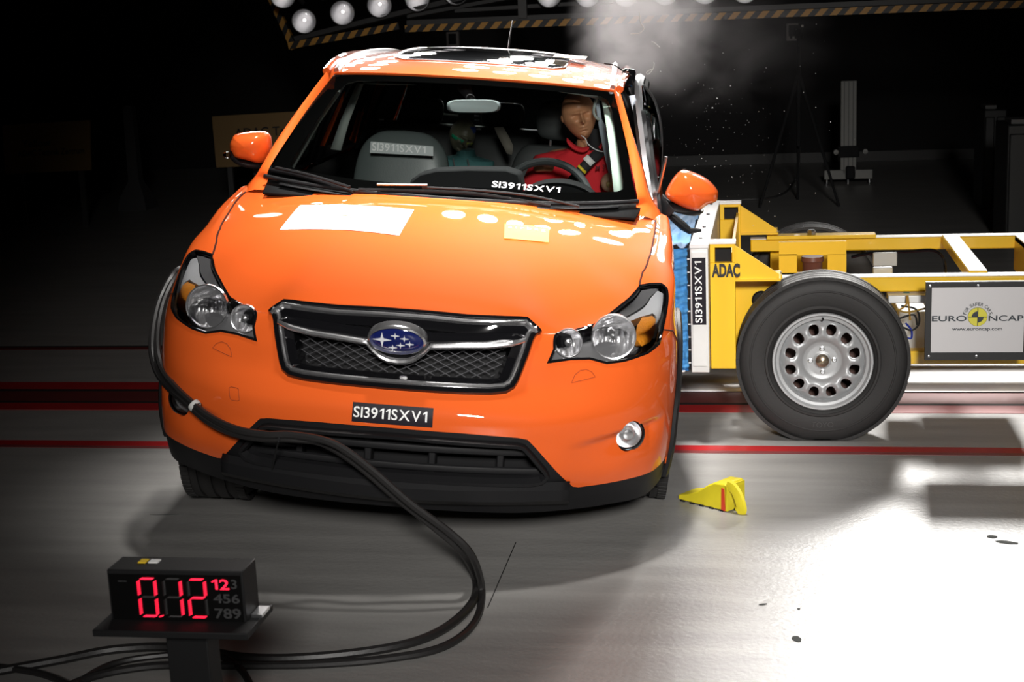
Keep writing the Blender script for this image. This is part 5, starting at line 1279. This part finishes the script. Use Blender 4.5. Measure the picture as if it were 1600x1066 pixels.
V = [(.40, 2.28, .62), (.42, 2.26, .80), (.455, 2.225, 1.00), (.48, 2.205, 1.105), (.482, 2.19, 1.150), (.345, 2.195, 1.105), (.295, 2.13, 1.00), (.60, 2.19, 1.105), (.632, 2.13, 1.05)]
shirt = skinmesh('shirt', V, [(0,1),(1,2),(2,3),(3,4),(3,5),(5,6),(3,7),(7,8)], [(.165,.125),(.15,.12),(.165,.125),(.135,.10),.062,.085,.064,.088,.074], red_sh, drv)
rg = []
for z, cx, hw, th, cy in ((.66,.41,.17,.12,2.27),(.80,.43,.185,.13,2.25),(.95,.455,.20,.135,2.22),(1.05,.470,.205,.125,2.20),(1.11,.474,.195,.105,2.19),(1.145,.478,.160,.085,2.185),(1.17,.481,.11,.065,2.18),(1.19,.482,.062,.055,2.175)):
    rg.append([(cx+hw*np.sign(math.cos(t))*abs(math.cos(t))**.75, cy+th*math.sin(t)+.006*math.sin(5*t+z*30), z-.05*max(0, (cx-.47))) for t in np.linspace(0, 2*math.pi, 40, endpoint=False)])
MB().loft(rg, cap=False).build('shirt_front', red_sh, drv, ang=0)
for s_, sh_, el in ((-1, (.305, 2.17, 1.085), (.265, 2.03, .985)), (1, (.635, 2.17, 1.085), (.655, 2.08, 1.02))):
    a_ = np.array(sh_); b_ = np.array(el); MB().tube([a_+np.array((-s_*.05, .01, .02)), a_, (a_+b_)/2, b_, b_+(b_-a_)*.05], [.062, .074, .070, .066, .060], 20).build('sleeve', red_sh, drv, ang=60)
# collar and folds
def P2(x, y, yy): return cat_(x, y, y=yy)
for pts in ([(884,212),(895,226),(912,232),(920,226)], [(944,214),(938,226),(930,236)]):
    MB().grid([[P2(x, y, 2.09), P2(x+2, y+5, 2.06), P2(x-1, y+9, 2.065)] for x, y in pts]).build('collar', red_sh, drv, solid=.006, sub=1)
bp_ = [P2(x, y, yy) for x, y, yy in ((940,236,2.065),(928,246,2.02),(914,260,1.99),(900,276,1.975),(888,292,1.96))]
f_ = lambda k: np.array((.017, 0, -.015))
belt_o = MB().grid([[p-f_(0), p+f_(0)] for p in smooth_path(bp_, 4)]).build('seat_belt', beltm, drv, solid=.003)
for a, b, c_ in ((924, 247, white), (911, 262.5, None), (907, 268, None)):
    p = P2(a, b, 1.995); d = P2(a-6, b+5.5, 1.99)-p; h_ = .5 if c_ is None else 1.2; mb = MB(); n_ = f_(0)*1.0; mb.add([p-n_+np.array((0,-.012,0)), p+n_+np.array((0,-.012,0)), p+n_+d*h_+np.array((0,-.014,0)), p-n_+d*h_+np.array((0,-.014,0))], [(0, 1, 2, 3)]); mb.build('belt_marker', c_ or mat('belt_yellow', (.85, .62, .03), rough=.5), belt_o, solid=.002)
MB().tube(smooth_path([P2(x, y, 2.03) for x, y in ((908,212),(914,216),(918,224),(926,231),(936,236),(945,237))], 5), .0022, 5).build('sensor_wire', mat('pale_wire', (.7, .7, .7), rough=.4), drv)
MB().lathe([(.030, 0), (.034, .03), (.03, .06), (.028, .09)], P2(929, 234, 2.14), (-.1, 0, 1), 20).build('neck_bracket', dark, drv)
bj = P2(953, 286, 1.99); MB().lathe([(.036, -.05), (.041, -.02), (.038, .01), (.030, .028), (.015, .038), (.001, .040)], bj, (-.05, -1, -.05), 28).build('arm_stump', mat('stump_skin', (.47, .30, .20), rough=.5), drv)
MB().lathe([(.014, 0), (.010, .004), (.001, .005)], bj+np.array((-.002, -.040, -.002)), (-.05, -1, -.05), 16).build('stump_bolt', mat('stump_brass', (.55, .42, .18), rough=.4, metal=.5), drv)
MB().tube([P2(838, 261, 1.98), P2(850, 259, 1.96), P2(862, 260, 1.98)], [.022, .024, .022], 12).build('forearm', skin, drv)
text_on('shirt_writing', 'M 3', quad_map(P2(931, 266, 2.03), P2(946, 264, 2.03), P2(945, 257, 2.03), P2(931, 259, 2.03)), mat('shirt_print', (.12, .01, .015), rough=.8), drv, 0, 1, 0, 1, .002)
# head with a carved face
def head_mesh(c, W_, Dp, Hh, Rm, m, par, name='head', face=True):
    """c: centre; front of the face towards -y"""
    nu, nv = 96, 72; P = []
    for j in range(nv+1):
        ph = -math.pi/2+math.pi*j/nv; row = []
        for i in range(nu):
            th = 2*math.pi*i/nu; x = math.cos(ph)*math.sin(th); y = -math.cos(ph)*math.cos(th); z = math.sin(ph)
            # egg shape: narrow jaw
            jaw = 1-.32*max(0, -z-.05)**1.1; X = x*W_*jaw; Y = y*Dp*(1-.12*max(0, -z)) ; Z = z*Hh
            if face and y < .3:
                fx, fz = X/W_, z
                g = lambda cx, cz, sx_, sz: math.exp(-((fx-cx)/sx_)**2-((fz-cz)/sz)**2)
                d = .0
                d += .028*g(0, -.12, .085, .12)+.016*g(0, .06, .06, .16)+.014*g(0, -.17, .13, .05)    # nose
                d += .010*(g(-.30, .19, .22, .06)+g(.30, .19, .22, .06))+.006*g(0, .22, .2, .07)       # brow
                d -= .014*(g(-.33, .06, .18, .085)+g(.33, .06, .18, .085))                              # eye hollows
                d += .005*(g(-.33, .045, .11, .04)+g(.33, .045, .11, .04))                              # closed lids
                d += .006*(g(-.45, -.16, .2, .15)+g(.45, -.16, .2, .15))                                # cheeks
                d += .008*g(0, -.40, .17, .04)+.007*g(0, -.50, .14, .035)-.007*g(0, -.452, .18, .013)   # lips
                d -= .006*g(0, -.60, .2, .05); d += .011*g(0, -.76, .2, .12)                            # chin
                d += .004*g(0, .55, .5, .3); Y -= 1.5*d*(1 if y < 0 else 0)*min(1, -y*2.2 if y < 0 else 0)
            row.append(Rm @ np.array((X, Y, Z))+c)
        P.append(row)
    mb = MB(); mb.grid(P, closed_v=True); return mb.build(name, m, par, ang=0)
Rh = Ry(R(-17)) @ Rz(R(8)) @ Rx(R(4)); hc = P2(905, 180, 2.13)
hd = head_mesh(hc, .074, .088, .108, Rh, skin, drv)
for s in (1, -1): MB().lathe([(.001, .006), (.012, .005), (.018, 0), (.018, -.006)], hc+Rh@np.array((s*.073, .004, .0)), tuple(Rh@np.array((s, -.2, 0))), 14).build('ear', skin, hd)
# child dummy head on the rear seat
ch = thing('child_dummy', 'small olive child dummy head with green tape behind the passenger seat', 'crash test dummy'); C4(ch)
chm = mat('child_dummy_skin', (.13, .125, .085), rough=.4); cc_ = cat_(722, 211, y=2.85); Rc = Ry(R(18)) @ Rz(R(25)) @ Rx(R(12))
ho = head_mesh(cc_, .062, .072, .082, Rc, chm, ch, face=True)
mb = MB(); mb.grid([[cc_+Rc@(np.array((.0635*math.sin(t)*math.cos(z), -.0735*math.cos(t)*math.cos(z), .084*math.sin(z)))) for z in np.linspace(-.18+a*.0, .02, 4)] for a, t in enumerate(np.linspace(-1.2, .1, 14))]); mb.build('green_tape', mat('green_tape', (.01, .25, .12), rough=.5), ho, solid=.002)
mb = MB(); mb.grid([[cc_+Rc@(np.array((.0635*math.sin(t)*math.cos(z), -.0735*math.cos(t)*math.cos(z), .084*math.sin(z)))) for z in np.linspace(-.22, -.04, 4)] for t in np.linspace(.14, .85, 10)]); mb.build('yellow_tape', mat('lime_tape', (.42, .50, .06), rough=.5), ho, solid=.002)
mb = MB(); mb.grid([[cc_+Rc@(np.array((.0635*math.sin(t)*math.cos(z), -.0735*math.cos(t)*math.cos(z), .084*math.sin(z)))) for z in np.linspace(.55, .95, 5)] for t in np.linspace(.1, 1.5, 10)]); mb.build('blue_tape', mat('blue_tape', (.02, .04, .16), rough=.5), ho, solid=.002)
MB().loft([[cc_+np.array((hw*math.cos(t)+.02, .03+.08*math.sin(t), z)) for t in np.linspace(0, 2*math.pi, 20, endpoint=False)] for hw, z in ((.04,-.07),(.05,-.10),(.14,-.12),(.15,-.25),(.13,-.34))]).build('torso', mat('child_shirt', (.05, .16, .16), rough=.8), ch)
for x in (-.03, .04): MB().tube([cc_+np.array((x, -.07, -.11)), cc_+np.array((x+.04, -.10, -.24))], .010, 6, flat=.4).build('harness_strap', mat('harness_grey', (.2, .2, .2), rough=.7), ch)
# ------------------------------------------------------------------ hoses
hose = mat('black_rubber_hose', (.018, .017, .017), rough=.42, bump=.1, bscale=90)
def carp(px, py, y): return c2w(cat_(px, py, y=y))
def gp(px, py, z=.012): return wat(px, py, z=z)
def hosepath(on, hang, ground):
    P = [carp(*p) for p in on]+[wat(x, y, y=yy) for x, y, yy in hang]+[gp(*p) for p in ground]; return smooth_path(P, 9)
on = [(296,420,1.05),(275,425,.82),(252,465,.70),(241,505,.58),(238,545,.46),(246,580,.38),(264,605,.27),(290,628,.12),(325,657,.03),(365,676,-.03),(410,684,-.07),(455,685,-.08)]
A_ = hosepath(on, [(505,692,4.12),(560,726,4.10),(620,777,4.10),(680,824,4.10),(722,862,4.11)], [(744,906),(736,945),(690,985),(620,1010),(500,1026),(390,1028),(280,1012),(180,1015),(90,1032),(-20,1052)])
tag(MB().tube(A_, .0135, 8).build('hose', hose), 'thick black hose from the left headlight across the bumper, inner loop on the floor', 'hose')
on2 = [(298,424,1.05),(279,428,.82),(258,465,.68),(248,505,.56),(246,545,.43),(254,578,.34),(272,603,.22),(298,628,.09),(330,653,.01),(370,671,-.06),(415,679,-.09),(460,680,-.10)]
B_ = hosepath(on2, [(520,693,4.06),(575,730,4.05),(640,786,4.04),(702,832,4.05),(738,870,4.06)], [(753,925),(740,975),(690,1012),(600,1030),(500,1038),(410,1040),(330,1040),(240,1041),(150,1056),(80,1085)])
tag(MB().tube(B_, .0115, 8).build('hose', hose), 'thinner black hose tied to the thick one, outer loop on the floor', 'hose')
tag(MB().tube(smooth_path([gp(-20, 1040), gp(60, 1052), gp(110, 1072), gp(150, 1100)], 6), .010, 8).build('hose', hose), 'short black hose crossing the bottom left corner of the floor', 'hose')
tag(MB().tube(smooth_path([gp(110, 1075), gp(170, 1040), gp(240, 1026), gp(330, 1022), gp(375, 1045), gp(400, 1090)], 6), .010, 8).build('hose', hose), 'black hose arching behind the clock post and down to the lower edge', 'hose')
tie = MB().tube([np.array(carp(437, 676, -.09))+np.array((.0, .0, z)) for z in (.0,)]+[carp(435, 690, -.12), carp(431, 705, -.05), carp(425, 735, .05), carp(420, 752, .12)], .003, 5).build('tie_string', dark); tag(tie, 'thin black string tying the hoses below the front bumper', 'string')
cl2 = MB().lathe([(.019, -.008), (.021, 0), (.019, .008)], carp(304, 618+16, .075), (.6, -.2, -.5), 14).build('hose_clamp', mat('pale_tape', (.55, .55, .53), rough=.5)); tag(cl2, 'pale tape ring around the hoses beside the left fog lamp', 'tape')
# ------------------------------------------------------------------ digital clock
cy_ = 2.55
def cpx(x, y, dy=0): return wat(x, y, y=cy_+dy)
bl_, br_, tr_, tl_ = cpx(178, 969), cpx(389, 972), cpx(385, 893), cpx(172, 891)
ux = br_-bl_; wd = np.linalg.norm(ux); ux /= wd; uz = np.array((0, 0, 1.)); uy = np.cross(uz, ux); uy /= np.linalg.norm(uy); hg = float(((tl_+tr_)/2-(bl_+br_)/2)@uz); base = (bl_+br_)/2; base[2] = 0; zb = float((bl_[2]+br_[2])/2)
clk = thing('digital_clock', 'black digital clock on a post showing red figures 0.12', 'clock', tuple(base)); bm_ = np.stack([ux, uy, uz], 1); clk.matrix_world = Matrix(((*bm_[0], base[0]), (*bm_[1], base[1]), (*bm_[2], 0), (0, 0, 0, 1)))
blk_m = mat('clock_black', (.009, .009, .0095), rough=.6, spec=.2, bump=.05, bscale=200)
dp = .075
MB().box((0, dp/2, zb+hg/2), (wd, dp, hg)).build('case', blk_m, clk, bevel=.002)
MB().box((-wd*.0, -.001, zb+hg*.47), (wd*.965, .004, hg*.90)).build('display_window', mat('display_black', (.003, .003, .003), rough=.25), clk)
MB().box((.003, dp*.25, zb-.006), (wd*1.13, dp*2.0, .014)).build('tray', blk_m, clk, bevel=.002)
MB().box((.012, dp*.4, (zb-.01)/2), (wd*.305, .06, zb-.01)).build('post', blk_m, clk, bevel=.002)
MB().box((.012, dp*.4, .01), (.26, .24, .02)).build('foot', blk_m, clk, bevel=.003)
MB().box((-wd*.33+.01, dp*.62, zb+hg+.0012), (.016, .02, .002)).build('yellow_label', mat('label_yellow', (.8, .55, .02), rough=.4), clk); MB().box((-wd*.33+.033, dp*.62, zb+hg+.0012), (.020, .018, .002)).build('white_label', white, clk)
MB().box((wd*.545, dp*.6, zb+.004), (.022, .045, .006)).build('bracket', satin, clk)
led = mat('led_red', (.9, .02, .05), rough=.4, emit=(1, .012, .05), es=1.6); led_off = mat('led_off', (.035, .035, .036), rough=.5)
sc_ = wd/(1385-75)                                     # one unit of the enlarged view in metres
def fx(a): return (a-730)*sc_*1.0
def fz(b): return zb+hg*(620-b)/490
def seg(mb, a0, b0, a1, b1, n=8, r=.0022):
    for k in range(n):
        t = (k+.5)/n; x = fx(a0+(a1-a0)*t); z = fz(b0+(b1-b0)*t); horiz = abs(a1-a0) > abs(b1-b0)
        d = np.array((.0030, 0, .0016)); mb.bar(np.array((x, -.0045, z))-d, np.array((x, -.0045, z))+d, .0016, .0024, up=(0, 1, 0))
def digit(a, segs, on_):
    mb = MB(); mo_ = MB(); a0, a1 = a, a+160
    S7 = {'A': (a0+25, 205, a1-15, 205), 'B': (a1, 225, a1, 365), 'C': (a1, 400, a1, 555), 'D': (a0+25, 570, a1-15, 570), 'E': (a0, 400, a0, 555), 'F': (a0, 225, a0, 365), 'G': (a0+25, 383, a1-15, 383)}
    for k, v in S7.items(): seg(mb if k in segs else mo_, *v, n=9)
    mb.build('lit_segments', led, clk, ang=0); 
    if mo_.v: mo_.build('unlit_segments', led_off, clk, ang=0)
digit(383, 'ABCDEF', 1); digit(628, 'BC', 1); digit(862, 'ABGED', 1)
mb = MB(); seg(mb, 560, 572, 590, 566, 2); mb.build('decimal_point', led, clk, ang=0)
cf = quad_map((fx(1090), -.004, fz(300)), (fx(1255), -.004, fz(300)), (fx(1255), -.004, fz(200)), (fx(1090), -.004, fz(200)))
text_on('small_figures', '12', cf, led, clk, 0, 1, 0, 1, .001)
for i, (t_, b0, b1) in enumerate((('456', 430, 340), ('789', 580, 480))): text_on('small_figures', t_, quad_map((fx(1095), -.004, fz(b0)), (fx(1345), -.004, fz(b0)), (fx(1345), -.004, fz(b1)), (fx(1095), -.004, fz(b1))), led_off, clk, 0, 1, 0, 1, .001, .02)
text_on('small_figures', '3', quad_map((fx(1275), -.004, fz(290)), (fx(1330), -.004, fz(290)), (fx(1330), -.004, fz(200)), (fx(1275), -.004, fz(200))), led_off, clk, 0, 1, 0, 1, .001, .02)
MB().box((fx(225), -.0035, fz(235)), (.018, .001, .002)).build('faint_mark', led_off, clk)
# ------------------------------------------------------------------ wheel chock
b0 = gp(1105, 792, 0); yc = mat('chock_yellow', (.72, .58, .02), rough=.55, vary=.45, bscale=45, bump=.2); rc = mat('chock_red', (.62, .05, .02), rough=.5)
ck = thing('wheel_chock', 'yellow plastic wheel chock with a red stripe lying by the front wheel', 'wheel chock')
a = gp(1060, 782, 0); b = gp(1135, 801, 0); ux = b-a; L_ = np.linalg.norm(ux); ux /= L_; uy = np.cross((0,0,1.), ux); ck.matrix_world = Matrix(((ux[0], uy[0], 0, a[0]), (ux[1], uy[1], 0, a[1]), (0, 0, 1, 0), (0, 0, 0, 1)))
L_ *= 1.0; w2 = .10
prof = [(0, .004), (0, .022), (.035, .032), (.075, .052), (.11, .082), (.135, .098), (L_*.98, .102), (L_*1.02, .090), (L_*1.0, .004)]
prof = [(x*L_/.18 if i < 6 else x, z) for i, (x, z) in enumerate(prof)]
MB().loft([[(x, y+.0, z*k) for x, z in prof] for y, k in ((0, .97), (.006, 1.), (w2-.006, 1.), (w2, .97))]).build('body', yc, ck, ang=50, bevel=.003)
xe = L_*1.0
MB().prism([(xe-.022, -.002, .004), (xe-.004, -.002, .004), (xe-.008, -.002, .085), (xe-.020, -.002, .085)], (0, .006, 0)).build('red_stripe', rc, ck)
MB().loft([[(xe-.006+dx, y, z) for y, z in ((.0, .004), (.0, .095), (w2, .095), (w2, .004))] for dx in (0, .010)], cap=True).build('end_frame', yc, ck)
MB().tube(smooth_path([(xe, .01, .098), (xe+.028, .01, .088), (xe+.045, .015, .055), (xe+.050, .02, .02), (xe+.040, .02, .004)], 5), .010, 8, flat=2.2).build('handle', yc, ck)
for k in range(5): MB().box((.02+k*L_*.2, .0, .003), (.018, .008, .006)).build('rubber_foot', dark, ck)
# ------------------------------------------------------------------ drops and marks on the floor
mk = mat('floor_spill', (.13, .135, .13), rough=1., spec=0.)
def blob(px, py, w_, h_, rot, label):
    c = gp(px, py, 0); n = 18; rnd = random.Random(px); P = [(c[0]+w_*math.cos(t)*(1+.2*rnd.uniform(-1, 1))*math.cos(rot)-h_*math.sin(t)*math.sin(rot), c[1]+w_*math.cos(t)*math.sin(rot)+h_*math.sin(t)*math.cos(rot), .0008) for t in np.linspace(0, 2*math.pi, n, endpoint=False)]
    mb = MB(); mb.prism(P, (0, 0, .001)); tag(mb.build('floor_stain', mk), label, 'stain')
blob(1550, 839, .016, .014, 0, 'small round grey spot on the bright floor at the right'); blob(1573, 848, .033, .013, -.3, 'elongated grey spot beside the small round one'); blob(1245, 999, .012, .020, .3, 'grey scuff on the bright floor near the lower edge'); blob(1248, 952, .004, .004, 0, 'tiny black dot on the bright floor'); blob(1192, 945, .012, .004, .4, 'small thin scratch mark on the bright floor')
blob(262, 805, .06, .004, .1, 'short dark scratch on the floor left of the car')
# ------------------------------------------------------------------ flying splinters and wires
rnd = random.Random(3); mb = MB()
for k in range(230):
    px_ = rnd.gauss(1120, 75); py_ = rnd.gauss(215, 85)
    if not (1030 < px_ < 1400 and 20 < py_ < 400): continue
    yy = rnd.uniform(6.6, 8.4); p = wat(px_, py_, y=yy); r = rnd.choice((.0012, .0016, .0022, .003)) if rnd.random() < .95 else .006
    V = [p+np.array(d)*r*rnd.uniform(.6, 1.5) for d in ((1,0,0),(-.5,.8,0),(-.5,-.8,0),(0,0,1.))]; mb.add(V, [(0,1,2),(0,1,3),(1,2,3),(2,0,3)])
tag(mb.build('glass_splinters', mat('glass_splinter', (.95, .95, .95), rough=.15), ang=0), 'fine glass splinters flying in the dark air beside the broken door', 'splinters', kind='stuff')
wm_ = mat('thin_bright_wire', (.75, .75, .72), rough=.3)
for pts, lab in ((((999,18),(1001,35),(1006,44),(1000,51),(985,53)), 'long thin curved wire flying above the broken door in the smoke'), (((1018,65),(1023,67),(1031,74)), 'short thin wire flying right of the longest one'), (((1021,97),(1022,100),(1020,108),(1013,116),(1010,113),(1016,109),(1021,108)), 'thin looped wire flying just above the bent door frame')):
    tag(MB().tube(smooth_path([wat(x, y, y=6.9) for x, y in pts], 5), .0022, 5).build('flying_wire', wm_), lab, 'wire')
# ------------------------------------------------------------------ smoke
def smoke(name, cpx_, yy, size, dens, scale, label, seed):
    c = wat(*cpx_, y=yy); m = bpy.data.materials.new(name); m.use_nodes = True; nt = m.node_tree; nt.nodes.clear(); L = nt.links.new
    o = nt.nodes.new('ShaderNodeOutputMaterial'); v = nt.nodes.new('ShaderNodeVolumePrincipled'); v.inputs['Color'].default_value = (.86, .82, .83, 1); v.inputs['Anisotropy'].default_value = .2
    tc = nt.nodes.new('ShaderNodeTexCoord'); ln = nt.nodes.new('ShaderNodeVectorMath'); ln.operation = 'LENGTH'; L(tc.outputs['Object'], ln.inputs[0])
    mp = nt.nodes.new('ShaderNodeMapping'); mp.inputs['Location'].default_value = (seed, seed*.3, 0); L(tc.outputs['Object'], mp.inputs[0])
    n = nt.nodes.new('ShaderNodeTexNoise'); n.inputs['Scale'].default_value = scale; n.inputs['Detail'].default_value = 5; n.inputs['Distortion'].default_value = .6; L(mp.outputs[0], n.inputs['Vector'])
    a = nt.nodes.new('ShaderNodeMapRange'); a.inputs['From Min'].default_value = 1.; a.inputs['From Max'].default_value = .1; a.interpolation_type = 'SMOOTHSTEP'; L(ln.outputs['Value'], a.inputs['Value'])
    b = nt.nodes.new('ShaderNodeMapRange'); b.inputs['From Min'].default_value = .40; b.inputs['From Max'].default_value = .72; L(n.outputs['Fac'], b.inputs['Value'])
    mu = nt.nodes.new('ShaderNodeMath'); mu.operation = 'MULTIPLY'; L(a.outputs[0], mu.inputs[0]); L(b.outputs[0], mu.inputs[1]); m2 = nt.nodes.new('ShaderNodeMath'); m2.operation = 'MULTIPLY'; m2.inputs[1].default_value = dens; L(mu.outputs[0], m2.inputs[0]); L(m2.outputs[0], v.inputs['Density']); L(v.outputs[0], o.inputs['Volume'])
    mb = MB(); mb.lathe([(math.sin(t), math.cos(t)) for t in np.linspace(.001, math.pi-.001, 14)], (0, 0, 0), (0, 0, 1), 24); ob = mb.build('smoke', m, None, ang=0); ob.location = tuple(c); ob.scale = size
    tag(ob, label, 'smoke', kind='stuff')
smoke('smoke_dense', (1005, 45), 7.6, (.42, .42, .42), 6.0, 1.6, 'pale dense smoke puff rising behind the right roof corner', 1.3)
smoke('smoke_thin', (1120, 80), 8.6, (.75, .5, .50), 1.2, 1.9, 'thin drifting haze to the right of the dense smoke', 4.1)
